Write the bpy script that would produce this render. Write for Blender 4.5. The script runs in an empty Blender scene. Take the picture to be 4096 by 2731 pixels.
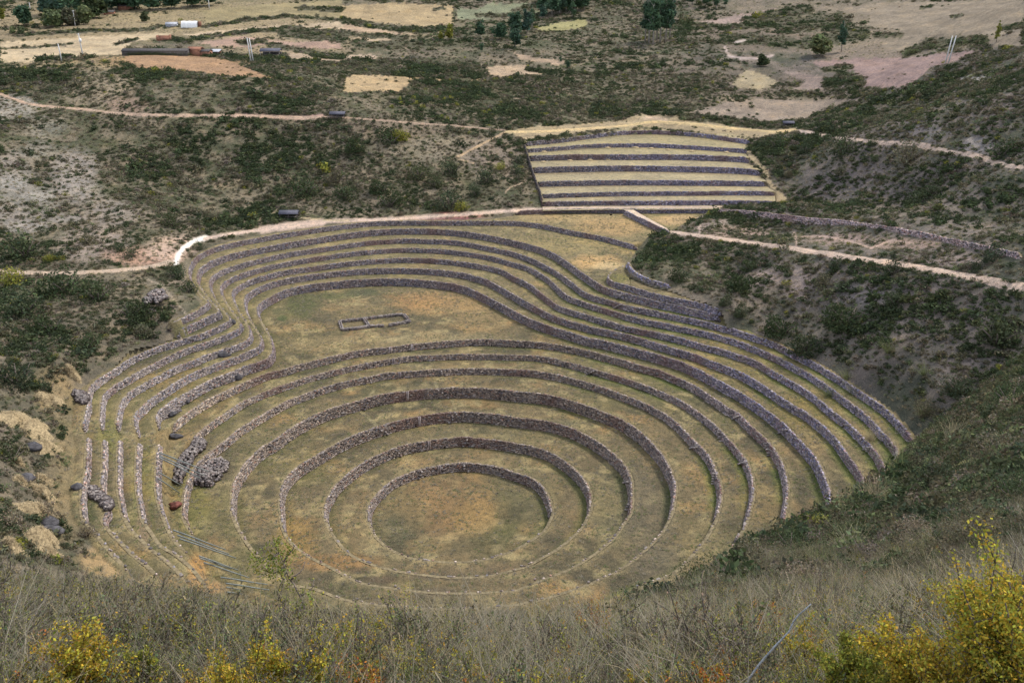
import bpy, math, random
import numpy as np
from mathutils import Vector, Matrix
random.seed(7); rng=np.random.default_rng(7)
sc=bpy.context.scene; COL=sc.collection
# ------------------------------------------------------------------ camera, light, exposure
FPX=4000.0; PITCH=0.380510796; HC=116.0785
cd=bpy.data.cameras.new('camera'); cam=bpy.data.objects.new('camera',cd); COL.objects.link(cam)
cd.sensor_width=36; cd.lens=36*FPX/4096; cd.clip_end=6000; cd.clip_start=0.1
cam.location=(0,0,HC); cam.rotation_euler=(math.pi/2-PITCH,0,0); sc.camera=cam
SUN_EL=math.radians(52); SUN_AZ=math.radians(62)      # azimuth measured from +Y towards +X
world=bpy.data.worlds.new('World'); sc.world=world; world.use_nodes=True
wn=world.node_tree.nodes; wl=world.node_tree.links; wn.clear()
sky=wn.new('ShaderNodeTexSky'); sky.sky_type='NISHITA'; sky.sun_disc=False
sky.sun_elevation=SUN_EL; sky.sun_rotation=SUN_AZ; sky.altitude=3500; sky.air_density=1.0; sky.dust_density=3.0; sky.ozone_density=1.0
ov=wn.new('ShaderNodeMixRGB'); ov.inputs[0].default_value=0.62; ov.inputs[2].default_value=(7.0,7.35,8.3,1)   # thin even overcast over the blue
bg=wn.new('ShaderNodeBackground'); bg.inputs[1].default_value=0.10
wo=wn.new('ShaderNodeOutputWorld')
wl.new(sky.outputs[0],ov.inputs[1]); wl.new(ov.outputs[0],bg.inputs[0]); wl.new(bg.outputs[0],wo.inputs[0])
sd=bpy.data.lights.new('sun','SUN'); sun=bpy.data.objects.new('sun',sd); COL.objects.link(sun)
sd.energy=1.9; sd.angle=math.radians(11); sd.color=(1.0,0.93,0.82)
sv=Vector((math.sin(SUN_AZ)*math.cos(SUN_EL),math.cos(SUN_AZ)*math.cos(SUN_EL),math.sin(SUN_EL)))
sun.rotation_euler=sv.to_track_quat('Z','Y').to_euler()
sc.view_settings.view_transform='Standard'; sc.view_settings.look='None'; sc.view_settings.gamma=1; sc.view_settings.exposure=0.9
sc.view_settings.use_curve_mapping=False
sc.cycles.max_bounces=5; sc.cycles.diffuse_bounces=3; sc.cycles.transparent_max_bounces=4

# ------------------------------------------------------------------ photograph geometry -> world
CP,SP=math.cos(PITCH),math.sin(PITCH)
def ray(px,py):
    u=(np.asarray(px,float)-2048)/FPX; v=(1365.5-np.asarray(py,float))/FPX
    return u,CP+v*SP,-SP+v*CP
def unproj(pts,z):
    pts=np.atleast_2d(np.asarray(pts,float)); dx,dy,dz=ray(pts[:,0],pts[:,1]); t=(np.asarray(z,float)-HC)/dz
    return np.c_[dx*t,dy*t]
def proj(x,y,z):
    zz=z-HC; dep=y*CP-zz*SP; dep=np.where(dep<0.05,0.05,dep); v=y*SP+zz*CP
    return 2048+FPX*x/dep,1365.5-FPX*v/dep
s1=900/2352; s2=900/1344; s3=1/1.7211; K=4096/2352
TL={'A1':(250,840,s1),'A2':(1150,840,s1),'A3':(2050,840,s1),'A4':(2950,1040,s1),'B1':(250,1440,s1),'B2':(1150,1440,s1),'B3':(2050,1440,s1),
'B4':(2950,1640,s1),'C1':(250,2040,s2),'C2':(1150,2040,s2),'C3':(2050,2040,s2),'E':(2050,440,s2),'F':(2500,740,s2),'D':(0,0,K),
'T1':(0,0,s3),'T2':(1366,0,s3),'T3':(2730,0,s3),'T4':(0,911,s3),'T5':(1366,911,s3),'T6':(2730,911,s3),'T7':(0,1820,s3),'T8':(1366,1820,s3),'T9':(2730,1820,s3)}
def P(*a):
    out=[];t=None
    for q in a:
        if isinstance(q,str): t=TL[q]
        else: out.append((t[0]+q[0]*t[2],t[1]+q[1]*t[2]))
    return np.array(out)
# terrace levels (metres above the lowest floor)
HW=[1.995,2.272,2.560,2.688,1.644,1.454,1.692,2.284,1.773,1.509,1.452,1.483,1.926,1.525]
LV=[0.0]
for h in HW: LV.append(LV[-1]+h)
# each ring: list of ('r' real wall | 'v' no wall seen | 'w' world metres) stretches, right-front -> far -> left-front
C={}
C[1]=[('r',P('C3',(0,235),(100,180),(180,120),(220,50),(232,5),'B3',(370,1440),(300,1320),(200,1240),(0,1170),'B2',(2200,1120),(2000,1085),(1800,1080),(1600,1100),(1400,1140),(1250,1190),(1100,1260),(980,1360),(900,1450),(855,1540),'C2',(485,15),(490,60),(510,110),(540,160),(600,215),(700,265),(800,290),(900,300),(1000,305),(1150,295),(1250,270)))]
C[2]=[('r',P('C3',(0,355),(100,320),(200,265),(300,200),(400,110),(440,40),'B3',(800,1568),(810,1450),(790,1340),(700,1200),(500,1030),(300,930),(0,865),'B2',(2100,830),(1850,808),(1600,830),(1400,860),(1200,900),(1000,970),(800,1070),(650,1180),(520,1300),(440,1420),(405,1500),'C2',(225,5),(235,60),(270,130),(330,210),(400,270),(500,315),(650,355),(800,380),(1000,396),(1150,390)))]
C[3]=[('r',P('C3',(100,440),(240,385),(350,340),(450,280),(520,230),(600,160),(670,60),(703,0),'B3',(1240,1350),(1220,1220),(1150,1080),(950,900),(700,750),(400,650),(0,595),'B2',(2100,560),(1800,545),(1500,570),(1200,625),(1000,680),(800,750),(600,830),(400,940),(200,1060),(100,1130),(0,1230),'B1',(2310,1310),(2285,1420),'C1',(1310,0),(1318,80),'C2',(0,150),(50,210),(150,280),(250,330),(400,410),(500,440),(650,460),(800,480),(950,490),(1100,488),(1344,475)))]
C[4]=[('r',P('C3',(100,540),(230,510),(450,435),(530,400),(620,360),(720,290),(800,220),(880,140),(930,50),'B3',(1660,1568),(1690,1400),(1690,1300),(1650,1160),(1500,920),(1200,660),(800,490),(400,370),(0,325),'B2',(2100,300),(1800,290),(1500,300),(1200,330),(1000,360),(800,410),(600,465),(400,530),(200,620),(0,740),'B1',(2200,850),(2100,900),(1950,1040),(1850,1180),(1790,1320),(1780,1500),'C1',(1018,0),(1050,90),(1110,190),(1160,250),(1344,420),'C2',(170,465),(320,520),(450,545),(700,572),(900,582),(1100,580),(1344,560)))]
C[5]=[('r',P('C3',(700,460),(860,410),(950,370),(1020,320),(1060,270),(1130,190),(1200,70),(1225,0),'B3',(2170,1400),(2150,1250),(2050,1010),(1900,850),(1600,570),(1200,380),(800,240),(400,140),(0,100),'B2',(1900,88),(1500,105),(1200,125),(1000,145),(800,185),(600,225),(400,280),(200,350),(0,430),'B1',(2150,540),(1950,660),(1850,720),(1700,850),(1550,960),(1420,1080),(1340,1220),(1290,1380),(1270,1568),'C1',(735,50),(760,100),(790,150))),
 ('v',P('C1',(870,260),(1000,370),(1200,480),(1344,545)))]
C[6]=[('r',P('C3',(1150,370),(1300,220),(1344,180),'B4',(0,1310),(70,1200),(130,1000),(155,830),(140,680),(80,530),(0,420),'B3',(2200,770),(2000,590),(1800,450),(1600,350),(1400,270),(1200,200),(1000,140),(800,85),(650,40),(480,0),'A3',(300,1530),(0,1515),'A2',(1800,1510),(1400,1525),(1150,1548),'B2',(800,40),(600,80),(400,130),(200,180),(0,250),'B1',(2100,340),(1900,430),(1700,560),(1500,700),(1400,790),(1340,850))),
 ('v',P('B1',(1250,950),(1180,1100),(1140,1300),(1130,1568),'C1',(690,60),(720,150),(800,250)))]
C[7]=[('r',P('B4',(300,1420),(455,1190),(480,1100),(510,900),(510,760),(450,540),(330,350),(150,180),(0,30),'B3',(2250,500),(2100,400),(1900,270),(1700,180),(1500,100),(1300,50),(1150,0),'A3',(900,1500),(600,1430),(300,1385),(0,1370),'A2',(2000,1355),(1600,1380),(1300,1405),(1000,1440),(700,1480),(400,1550),'B2',(150,40),(0,90),'B1',(2150,140),(1950,220),(1700,330),(1500,430),(1300,560),(1200,640),(1140,700))),
 ('v',P('B1',(1090,850),(1070,1100),(1060,1400),(1080,1568),'C1',(645,40),(670,120),(740,215)))]
C[8]=[('r',P('B4',(900,1250),(955,1030),(960,900),(940,800),(880,640),(810,500),(700,370),(540,200),(450,120),(300,0),'A4',(0,1370),'A3',(1900,1650),(1700,1568),(1600,1540),(1400,1480),(1200,1430),(1000,1380),(800,1340),(600,1280),(400,1220),(200,1150),(0,1050),'A2',(2200,965),(2000,865),(1850,800),(1600,755),(1300,725),(1000,720),(700,735),(400,762),(200,790),(0,830),'A1',(2200,900),(2080,970),(2040,1030),(2050,1090),(2100,1190),(2160,1290),(2195,1380),(2200,1480),(2170,1530),(2120,1568),'B1',(1900,70),(1750,140),(1550,210),(1400,290),(1200,400),(1080,480),(990,560),(990,640))),
 ('v',P('B1',(1000,720),(1010,780))),
 ('r',P('B1',(1010,840),(1000,1000),(995,1160),(995,1350),(1030,1520),'C1',(620,60),(650,130),(690,190),(760,255)))]
C[9]=[('r',P('B4',(1250,1150),(1335,880),(1330,800),(1290,680),(1200,540),(1100,400),(1000,270),(850,130),(690,10),'A4',(600,1530),(400,1400),(200,1270),(0,1160),'A3',(2050,1568),(1900,1510),(1700,1450),(1500,1390),(1300,1330),(1100,1280),(900,1240),(700,1190),(500,1130),(350,1070),(200,990),(0,880),'A2',(2250,820),(2100,740),(1950,690),(1800,655),(1500,622),(1200,612),(900,615),(600,635),(300,670),(0,718),'A1',(2150,770),(2000,840),(1930,890),(1910,950),(1920,1030),(1960,1130),(2030,1240),(2075,1320),(2080,1390),(2030,1440),(1950,1480),(1850,1520),(1780,1550),'B1',(1500,80),(1300,170),(1100,290),(940,400),(840,490),(760,580),(770,680),(785,740))),
 ('v',P('B1',(795,790))),
 ('r',P('B1',(805,830),(790,1000),(785,1160),(795,1350),(830,1568),'C1',(490,60),(540,130),(600,210),(700,270),(780,340),(830,400),(870,460)))]
C[10]=[('r',P('B4',(1500,850),(1545,680),(1530,600),(1450,450),(1350,330),(1250,230),(1150,130),(1000,20),'A4',(800,1420),(600,1290),(400,1180),(200,1060),(0,985),'A3',(2200,1460),(2000,1410),(1800,1350),(1500,1280),(1200,1220),(1000,1160),(800,1100),(650,1060),(500,1010),(400,950),(250,830),(150,760),(0,690),'A2',(2250,630),(2100,590),(1800,540),(1500,512),(1200,505),(900,520),(600,548),(300,590),(0,630),'A1',(2150,680),(1950,740),(1850,790),(1790,840),(1780,890),(1800,960),(1850,1060),(1920,1160),(1960,1240),(1965,1320),(1900,1380),(1800,1420),(1650,1470),(1500,1520),(1400,1565),'B1',(1200,70),(1000,170),(850,250),(700,340),(625,440),(590,560),(570,690))),
 ('v',P('B1',(590,750))),
 ('r',P('B1',(600,800),(595,1000),(595,1160),(600,1350),(640,1568),'C1',(380,40),(420,110),(480,170),(540,230),(610,280),(680,340),(740,410)))]
C[11]=[('r',P('B4',(1620,600),(1660,430),(1600,330),(1500,220),(1400,110),(1290,10),'A4',(1200,1510),(1000,1360),(800,1220),(600,1110),(400,1010),(200,920),(0,845),'A3',(2200,1320),(2000,1270),(1700,1210),(1400,1150),(1200,1100),(1000,1040),(800,980),(600,910),(500,840),(400,740),(300,670),(150,590),(0,548),'A2',(2100,480),(1800,432),(1500,408),(1200,402),(900,420),(600,450),(300,495),(0,545),'A1',(2100,600),(1900,660),(1750,720),(1670,780),(1655,830),(1680,900),(1730,980),(1790,1070),(1850,1150),(1870,1200),(1830,1250),(1750,1290),(1600,1350),(1450,1400),(1300,1450),(1150,1510),(1050,1560),'B1',(900,70),(700,180),(560,260),(450,350),(420,430),(410,560),(400,680))),
 ('v',P('B1',(420,740))),
 ('r',P('B1',(440,800),(440,1000),(430,1160),(420,1280),(430,1400),(480,1568),'C1',(250,60),(300,130),(370,200),(440,270),(520,330),(590,400)))]
C[12]=[('r',P('B4',(1840,310),(1760,210),(1680,120),(1560,0),'A4',(1400,1450),(1200,1320),(1000,1190),(800,1070),(600,970),(400,870),(200,800),(0,735),'A3',(2100,1190),(1800,1120),(1500,1060),(1200,1000),(1000,940),(820,890),(720,840),(620,760),(500,670),(380,600),(200,510),(0,440),'A2',(2100,385),(1800,330),(1500,310),(1200,305),(900,322),(600,360),(300,405),(0,450),'A1',(2100,505),(1900,555),(1700,620),(1590,680),(1550,730),(1545,800),(1580,890),(1640,980),(1700,1060),(1740,1110),(1755,1150),(1700,1185),(1550,1255),(1400,1310),(1200,1365),(1000,1430),(850,1490),(720,1550),'B1',(560,90),(400,190),(300,280),(270,370),(270,480),(240,600),(220,700))),
 ('v',P('B1',(260,740))),
 ('r',P('B1',(270,780),(265,1000),(255,1160),(230,1280),(215,1420),(220,1568),'C1',(140,60),(200,130),(260,200),(330,280),(400,350)))]
C[13]=[('w',np.array([(112,125),(118,165),(98,205),(72,232)])),
 ('r',P('A3',(2180,1100),(2100,1080),(1900,1040),(1700,990),(1500,950),(1300,900),(1100,850),(950,800),(850,740),(700,640),(550,530),(400,440),(200,370),(0,320),'A2',(2100,265),(1800,220),(1500,200),(1200,200),(900,215),(600,250),(300,295),(0,345),'A1',(2100,390),(1900,430),(1700,480),(1550,540),(1450,610),(1415,680),(1420,760),(1480,850),(1560,950),(1620,1020),(1645,1060),(1600,1085),(1500,1130),(1350,1195),(1190,1275))),
 ('w',np.array([(-100,235),(-118,190),(-112,130)]))]
C[14]=[('w',np.array([(125,125),(130,180),(105,235),(85,270)])),
 ('r',P('A3',(1310,375),(1100,320),(900,270),(600,215),(300,150),(0,120),'A2',(2000,118),(1600,118),(1200,118),(900,125),(600,155),(300,195),(0,240),'A1',(2100,285),(1900,320),(1700,365),(1550,410),(1430,470),(1360,540),(1330,610),(1325,680),(1370,780),(1430,860),(1500,930),(1530,960),(1450,1030),(1300,1110),(1110,1195))),
 ('w',np.array([(-108,245),(-128,190),(-120,125)]))]
CEN=np.array([-11.53,188.3])
def resample(p,step,closed=False):
    p=np.asarray(p,float)
    q=np.vstack([p,p[:1]]) if closed else p
    # catmull-rom
    n=len(q); out=[]
    for i in range(n-1):
        p0=q[i-1] if i>0 else (q[-2] if closed else q[0]); p1=q[i]; p2=q[i+1]; p3=q[i+2] if i+2<n else (q[1] if closed else q[-1])
        m=6; t=np.arange(m)[:,None]/m
        out.append(0.5*((2*p1)+(-p0+p2)*t+(2*p0-5*p1+4*p2-p3)*t*t+(-p0+3*p1-3*p2+p3)*t**3))
    out.append(q[-1:]); q=np.vstack(out)
    d=np.r_[0,np.cumsum(np.linalg.norm(np.diff(q,axis=0)[:,:2],axis=1))]
    k=max(2,int(round(d[-1]/step))+1); s=np.linspace(0,d[-1],k)
    r=np.stack([np.interp(s,d,q[:,j]) for j in range(q.shape[1])],1)
    return r[:-1] if closed else r
RINGS={}   # k -> closed polygon of the rim, and stretches with a wall
SEG={}
for k,st in C.items():
    allp=[];SEG[k]=[]
    for ty,pts in st:
        w=pts if ty=='w' else unproj(pts,LV[k])
        if ty=='r': SEG[k].append((len(allp),len(allp)+len(w)))
        allp+=list(w)
    w=np.array(allp); a=w[-1]-CEN; b=w[0]-CEN
    ta,tb=math.atan2(a[1],a[0]),math.atan2(b[1],b[0])
    if tb<ta: tb+=2*math.pi
    if tb-ta<math.pi*1.2 and tb-ta>0.05:
        m=max(2,int((tb-ta)/0.12)); tt=np.linspace(0,1,m+1)[1:-1]
        ra,rb=np.hypot(*a),np.hypot(*b)
        arc=np.array([CEN+(ra+(rb-ra)*t)*np.array([math.cos(ta+(tb-ta)*t),math.sin(ta+(tb-ta)*t)]) for t in tt])
        SEGARC=(len(w)-1,len(w)+len(arc)+1)
        w=np.vstack([w,arc]) if len(arc) else w
    RINGS[k]=w
def normals(p,closed=True):
    if closed: d=np.roll(p,-1,0)-np.roll(p,1,0)
    else: d=np.gradient(p,axis=0)
    d=d[:,:2]/np.maximum(np.linalg.norm(d[:,:2],axis=1,keepdims=True),1e-9)
    return np.c_[-d[:,1],d[:,0]]          # left of travel
def inpoly(x,y,poly):
    x=np.asarray(x);y=np.asarray(y); r=np.zeros(x.shape,bool)
    lo=poly.min(0);hi=poly.max(0); m=(x>=lo[0])&(x<=hi[0])&(y>=lo[1])&(y<=hi[1])
    idx=np.nonzero(m)[0] if x.ndim==1 else None
    if len(idx)==0: return r
    xs=x[idx];ys=y[idx]; c=np.zeros(len(xs),bool)
    a=poly;b=np.roll(poly,-1,0)
    for (x0,y0),(x1,y1) in zip(a,b):
        if y0==y1: continue
        t=((y0>ys)!=(y1>ys))
        if t.any():
            xi=(x1-x0)*(ys-y0)/(y1-y0)+x0
            c^=t&(xs<xi)
    r[idx]=c; return r
LP={}
for k,w in RINGS.items():
    q=resample(w,1.6,True); LP[k]=q-normals(q)*0.45     # travel is counter-clockwise: left = inside, so shift outwards
# platform beside the hill (top of the small curved wall)
PLATZ=LV[14]
VW=unproj(P('A3',(1190,570),(1090,610),(1010,670),(1000,710),(1050,750),(1200,790),(1400,850),(1600,900),(1800,940),(2000,985),(2200,1045)),PLATZ)
XB=unproj(P('A3',(1180,590),(1215,670),(1300,735),(1450,800),(1660,850),(1900,940),(2200,1035)),PLATZ)
PLAT=np.vstack([VW,XB[::-1]])
def levels(x,y):
    x=np.asarray(x,float);y=np.asarray(y,float)
    z=np.zeros(x.shape); inside=np.ones(x.shape,bool)
    act=np.arange(len(x)); z[:]=LV[14]
    idx=act
    for k in range(14,0,-1):
        m=inpoly(x[idx],y[idx],LP[k]); idx=idx[m]
        if len(idx)==0: break
        z[idx]=LV[k-1]
    m=inpoly(x,y,PLATP); z[m]=PLATZ
    return z
vq=resample(VW,1.5); vq=vq-normals(vq,False)*0.0
PLATP=np.vstack([resample(VW,1.5)+normals(resample(VW,1.5),False)*0.45,XB[::-1]])
# outline of the terraced ground (pixel outline at its local level)
def PZ(z,*a): return np.c_[unproj(P(*a),z),np.full(len(P(*a)),z)]
OUT=np.vstack([
 PZ(LV[12],'B4',(1900,290),(1790,170),(1600,-15),'A4',(1420,1425),(1210,1290),(1010,1160),(810,1040),(610,940),(405,845),(200,775),(60,715)),
 PZ(LV[12]+1,'A3',(2270,1200)),PZ(LV[13],'A3',(2210,1110)),PZ(PLATZ,'A3',(2200,1035),(1900,940),(1660,850),(1450,800),(1300,735),(1215,670),(1180,590)),
 PZ(LV[13],'A3',(1215,530),(1270,460),(1310,400)),PZ(LV[14],'A3',(1340,350),(1480,235),(1660,225),(1800,150),(1950,95),(2030,50),'E',(1180,610),(730,615),(660,617),(300,620),(20,623)),
 PZ(LV[14],'A2',(2300,70),(2100,98),(1800,104),(1500,104),(1200,104),(900,112),(600,140),(300,178),(0,222),'A1',(2100,262),(1900,298),(1700,340),(1550,385),(1415,450),(1335,530),(1300,610),(1295,690),(1345,790),(1400,880),(1470,940),(1430,1000),(1290,1080),(1100,1170)),
 PZ(LV[13],'A1',(1085,1215),(1165,1265)),PZ(LV[12],'A1',(1150,1350),(990,1405),(840,1465),(700,1530),'B1',(540,60),(370,160),(260,250),(150,330),(120,500),(100,700),(140,900),(130,1160),(90,1300),(80,1568),'C1',(80,70),(150,160),(220,250),(300,330),(380,400),(600,450),(870,490)),
])
a0=OUT[-1,:2]-CEN;b0=OUT[0,:2]-CEN; ta,tb=math.atan2(a0[1],a0[0]),math.atan2(b0[1],b0[0]); tb=tb if tb>ta else tb+2*math.pi
ARC=np.array([CEN+(np.hypot(*a0)*(1-t)+np.hypot(*b0)*t)*np.array([math.cos(ta+(tb-ta)*t),math.sin(ta+(tb-ta)*t)]) for t in np.linspace(0,1,14)[1:-1]])
OUTP=np.vstack([OUT[:,:2],ARC])
# ------------------------------------------------------------------ noise
def _h(ix,iy,s):
    n=(ix*374761393+iy*668265263+s*1442695040)&0xffffffff
    n=((n^(n>>13))*1274126177)&0xffffffff
    return ((n^(n>>16))&0xffff)/65535.0
def vnoise(x,y,s=0):
    ix=np.floor(x).astype(np.int64);iy=np.floor(y).astype(np.int64);fx=x-ix;fy=y-iy
    fx=fx*fx*(3-2*fx);fy=fy*fy*(3-2*fy)
    a=_h(ix,iy,s);b=_h(ix+1,iy,s);c=_h(ix,iy+1,s);d=_h(ix+1,iy+1,s)
    return (a*(1-fx)+b*fx)*(1-fy)+(c*(1-fx)+d*fx)*fy
def fbm(x,y,sc_,o=4,s=0):
    r=0;a=0.5;t=0
    for i in range(o):
        r=r+a*vnoise(x/sc_*(2**i)+17.3*i,y/sc_*(2**i)-9.1*i,s+i);t+=a;a*=0.5
    return r/t
# ------------------------------------------------------------------ terrain
ctl=[]   # x,y,z
def D(x,y,z): w=unproj((x*K,y*K),z)[0]; ctl.append((w[0],w[1],z))
for a in [(0,623,31),(120,628,30.5),(250,622,30),(350,610,29.2),(410,590,28.5),(445,560,27.6),(560,500,28.5),(665,486,29),(775,478,29),(950,470,29),(1080,468,29),(1190,465,29),
 (0,560,33.5),(150,550,33),(300,520,32.5),(430,500,31.5),(0,480,38),(200,440,38),(430,400,37),(0,400,44),(200,350,44),(560,440,33),(700,400,36),(950,400,35),(1100,400,34),(1190,400,33.5),
 (0,300,51),(250,310,48),(500,310,47),(775,300,47),(0,215,58),(150,235,56),(300,258,54),(500,265,52.5),(775,266,51.5),(950,290,47),(1170,302,42.5),(1195,345,38.5),
 (0,150,65),(200,150,65),(400,150,65),(600,150,64.5),(775,210,57),(600,215,58),(400,215,59),(200,190,61.5),(900,180,57),(775,140,63),(1000,215,52),(1200,215,50),(1400,200,51),(1600,215,50),
 (0,110,66.5),(300,110,66.5),(600,110,66),(900,110,64),(1200,130,60),(1500,130,59),(1800,130,60),(0,75,69),(300,75,69),(600,75,69),(900,75,67),(1200,75,65),(1500,75,64),(1800,75,65),
 (0,40,72),(400,40,72),(800,40,71),(1200,40,69),(1600,40,68.5),(1900,40,70),(0,5,78),(500,5,78),(1000,5,77),(1500,5,76),(1900,5,77),
 (2352,5,87),(2150,40,76),(2352,60,82),(2352,110,78),(2150,110,66),(2352,160,74),(2200,180,65),(2000,200,57),(1900,150,57),(2352,230,69),(2200,260,62),(2352,300,63),(2100,260,55),(1950,240,49),(1800,220,49),
 (1480,262,44),(1330,285,43.3),(1530,268,44.3),(1620,285,44),(1800,290,44),(1850,300,45),(1950,318,48),(2100,330,52),(2230,352,55),(2352,385,57),(2250,430,51),(2352,450,52),(2100,410,46),(1960,390,41.5),(1850,340,42),(1760,335,40.5),
 (1800,400,35),(1820,455,30),(1950,455,34),(2080,480,38),(2250,520,45),(2352,530,49),
 (1550,534,28.3),(1640,548,31),(1760,566,35),(1900,586,38),(2050,606,41),(2200,632,44),(2352,665,46),
 (1600,500,30),(1700,640,27.8),(1560,600,27.5),(1800,680,29.5),(1900,720,29.5),(2000,820,29),(2100,780,33.5),(2100,900,27.5),(2230,720,39),(2352,800,38),(2230,850,33),(2352,740,41.5),
 (0,700,30.5),(200,720,29),(370,650,28.3),(300,780,27),(0,800,30),(150,830,27.5),(0,900,30),(0,1000,30.5),(90,960,26),(0,1100,31.5),(80,1130,27),(0,1200,33),(90,1240,28),(0,1280,35),(120,1300,29),(300,1345,27)]: D(*a)
for w in [(-140,120,45),(-170,200,50),(-200,300,62),(-260,420,75),(160,60,75),(170,160,70),(200,260,75),(260,400,92),(-120,60,50),(120,60,60),(0,40,20),(0,80,10),(60,70,15),(-60,70,15),(60,100,14),(-60,100,16),
          (-600,900,95),(0,1300,110),(600,900,120),(-900,600,90),(900,500,130),(-1200,1500,160),(0,1900,170),(1200,1500,190)]: ctl.append(w)
# long retaining wall on the spur: foot and head
LWT_px=P('F',(545,142),(700,152),(900,172),(1100,196),'T6',(1000,-12),(1500,4),(1900,82),(2351,182))
LWT_px=P('F',(545,142),(700,152),(900,172),(1100,196),(1300,213),'T6',(1500,6),(1900,86),(2351,182))
LWT_z=np.array([30.5,31.8,33.6,35.8,38.5,43,46.5,50.0])
LWT=np.c_[unproj(LWT_px,LWT_z),LWT_z]
lw=resample(LWT,7.0)
for p in lw:
    ctl.append((p[0]-0.3,p[1]-1.3,p[2]-2.5)); ctl.append((p[0],p[1]+1.6,p[2]+0.1))
# rock retaining wall above the platform
for p in resample(np.c_[XB,np.full(len(XB),PLATZ)],6.0): pass
XT=resample(np.c_[XB,np.full(len(XB),PLATZ)],5.0)
xn=normals(XT,False)
for p,n in zip(XT[1:],xn[1:]): ctl.append((p[0]+n[0]*1.5,p[1]+n[1]*1.5,p[2]+1.7))
# outline of the terraces
oq=resample(OUT,6.0); on=normals(oq,False)
for p,n in zip(oq,on): ctl.append((p[0]-n[0]*0.6,p[1]-n[1]*0.6,p[2]))
# rectangular terraces: rim lines (pixels) and levels
RT=[('E',(20,603),(300,594),(660,593),(1180,591)),
 ('E',(178,550),(400,546),(672,544),(1000,543),(1344,542),'T3',(640,1385)),
 ('E',(168,503),(400,497),(672,490),(1000,488),(1344,486),'T3',(640,1320)),
 ('E',(140,430),(400,424),(672,421),(1000,422),(1344,425),'T3',(580,1250)),
 ('E',(112,345),(400,338),(672,334),(1000,338),(1344,348),'T3',(540,1172)),
 ('E',(90,275),(400,268),(672,268),(1000,268),(1344,280),'T3',(460,1090)),
 ('E',(78,235),(300,220),(450,207),(680,202),(900,205),(1344,232),'T3',(440,1035)),
 ('E',(68,195),(300,172),(500,145),(680,127),(900,125),(1100,140),(1344,168),'T3',(200,930),(475,970))]
RH=[1.5,1.67,1.57,1.94,2.24,2.16,1.6,1.67]; RZ=[];z=LV[14]
for h in RH: z+=h; RZ.append(z)
RW=[np.c_[unproj(P(*r),RZ[i]),np.full(len(P(*r)),RZ[i])] for i,r in enumerate(RT)]
for i,r in enumerate(RW):
    if i==0:
        ctl.append((r[-1,0]+8,r[-1,1]+1,RZ[0]+0.5)); continue
    a,b=r[0],r[-1]
    ctl.append((a[0]-2.5,a[1]+0.5,RZ[i]-1.0)); ctl.append((b[0]+2,b[1]+0.5,RZ[i]-0.2))
for p in resample(RW[0],9)[:-1]: ctl.append((p[0],p[1]+1.2,RZ[0]))
for p in resample(RW[7],9): ctl.append((p[0],p[1]+1.0,RZ[7])); ctl.append((p[0],p[1]+7,RZ[7]+0.6))
RQ=np.vstack([RW[1][:,:2]+[0,-1.0],[RW[k][-1,:2] for k in range(2,8)],RW[7][::-1,:2]+[0,0.5],[RW[k][0,:2] for k in range(6,1,-1)]])
ctl=np.array(ctl); cr=np.maximum(1.5,0.035*np.hypot(ctl[:,0],ctl[:,1])) 
def _phi(x,y):
    return np.sqrt((x[:,None]-ctl[None,:,0])**2+(y[:,None]-ctl[None,:,1])**2+cr[None,:]**2)
Am=_phi(ctl[:,0],ctl[:,1]); n_=len(ctl)
Pm=np.c_[np.ones(n_),ctl[:,0]/100,ctl[:,1]/100]
AA=np.block([[Am-np.eye(n_)*0.6,Pm],[Pm.T,np.zeros((3,3))]])
cf=np.linalg.solve(AA,np.r_[ctl[:,2],0,0,0])
# near slope the photograph was taken from, described by bearing
CR=[(-300,1290,17),(0,1300,17),(250,1330,17),(430,1352,17),(600,1392,18),(1000,1400,19),(1290,1395,21),(1420,1355,24),(1560,1322,30),(1700,1250,40),(1800,1210,48),(1900,1165,62),(1970,1128,80),(2040,1083,110),(2100,1010,150),(2200,930,165),(2352,810,188),(2600,700,200)]
crd=[]
for X,Y,d in CR:
    Y+=.40*FPX/d/K
    dx,dy,dz=ray(X*K,Y*K); crd.append((math.atan2(dx,dy),-dz/math.hypot(dx,dy),d))
crd=np.array(crd)
def t_near(x,y):
    th=np.arctan2(x,y); d=np.maximum(np.hypot(x,y),0.05)
    mc=np.interp(th,crd[:,0],crd[:,1]); dc=np.interp(th,crd[:,0],crd[:,2])
    # slope of the sight line along the lower edge of the picture
    u=np.tan(np.clip(th,-1,1)); v=(1365.5-2760)/FPX; dy=(CP+v*SP); mb=-(-SP+v*CP)/(dy*np.sqrt(1+np.minimum(u*u,0.45)))
    s=np.clip(np.log(np.maximum(d,4)/4)/np.log(dc/4),0,1)
    m=mb+(mc-mb)*s
    z=HC-d*m
    z4=HC-4*mb; z=np.where(d<4,(HC-1.65)+(z4-(HC-1.65))*(d/4),z)
    zc=HC-dc*mc
    z=np.where(d>dc,zc-(d-dc)*0.97,z)
    return z
def relief(x,y):
    d=np.hypot(x,y)
    a=(fbm(x,y,9,3,3)-0.5)*1.3*np.clip(d/120,0.12,1)+(fbm(x,y,34,2,11)-0.5)*2.2*np.clip((d-150)/250,0,1)
    return a
def t_far(x,y):
    out=np.empty(len(x))
    for i in range(0,len(x),20000):
        xs=x[i:i+20000];ys=y[i:i+20000]
        out[i:i+20000]=_phi(xs,ys)@cf[:n_]+cf[n_]+cf[n_+1]*xs/100+cf[n_+2]*ys/100
    return out
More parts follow.
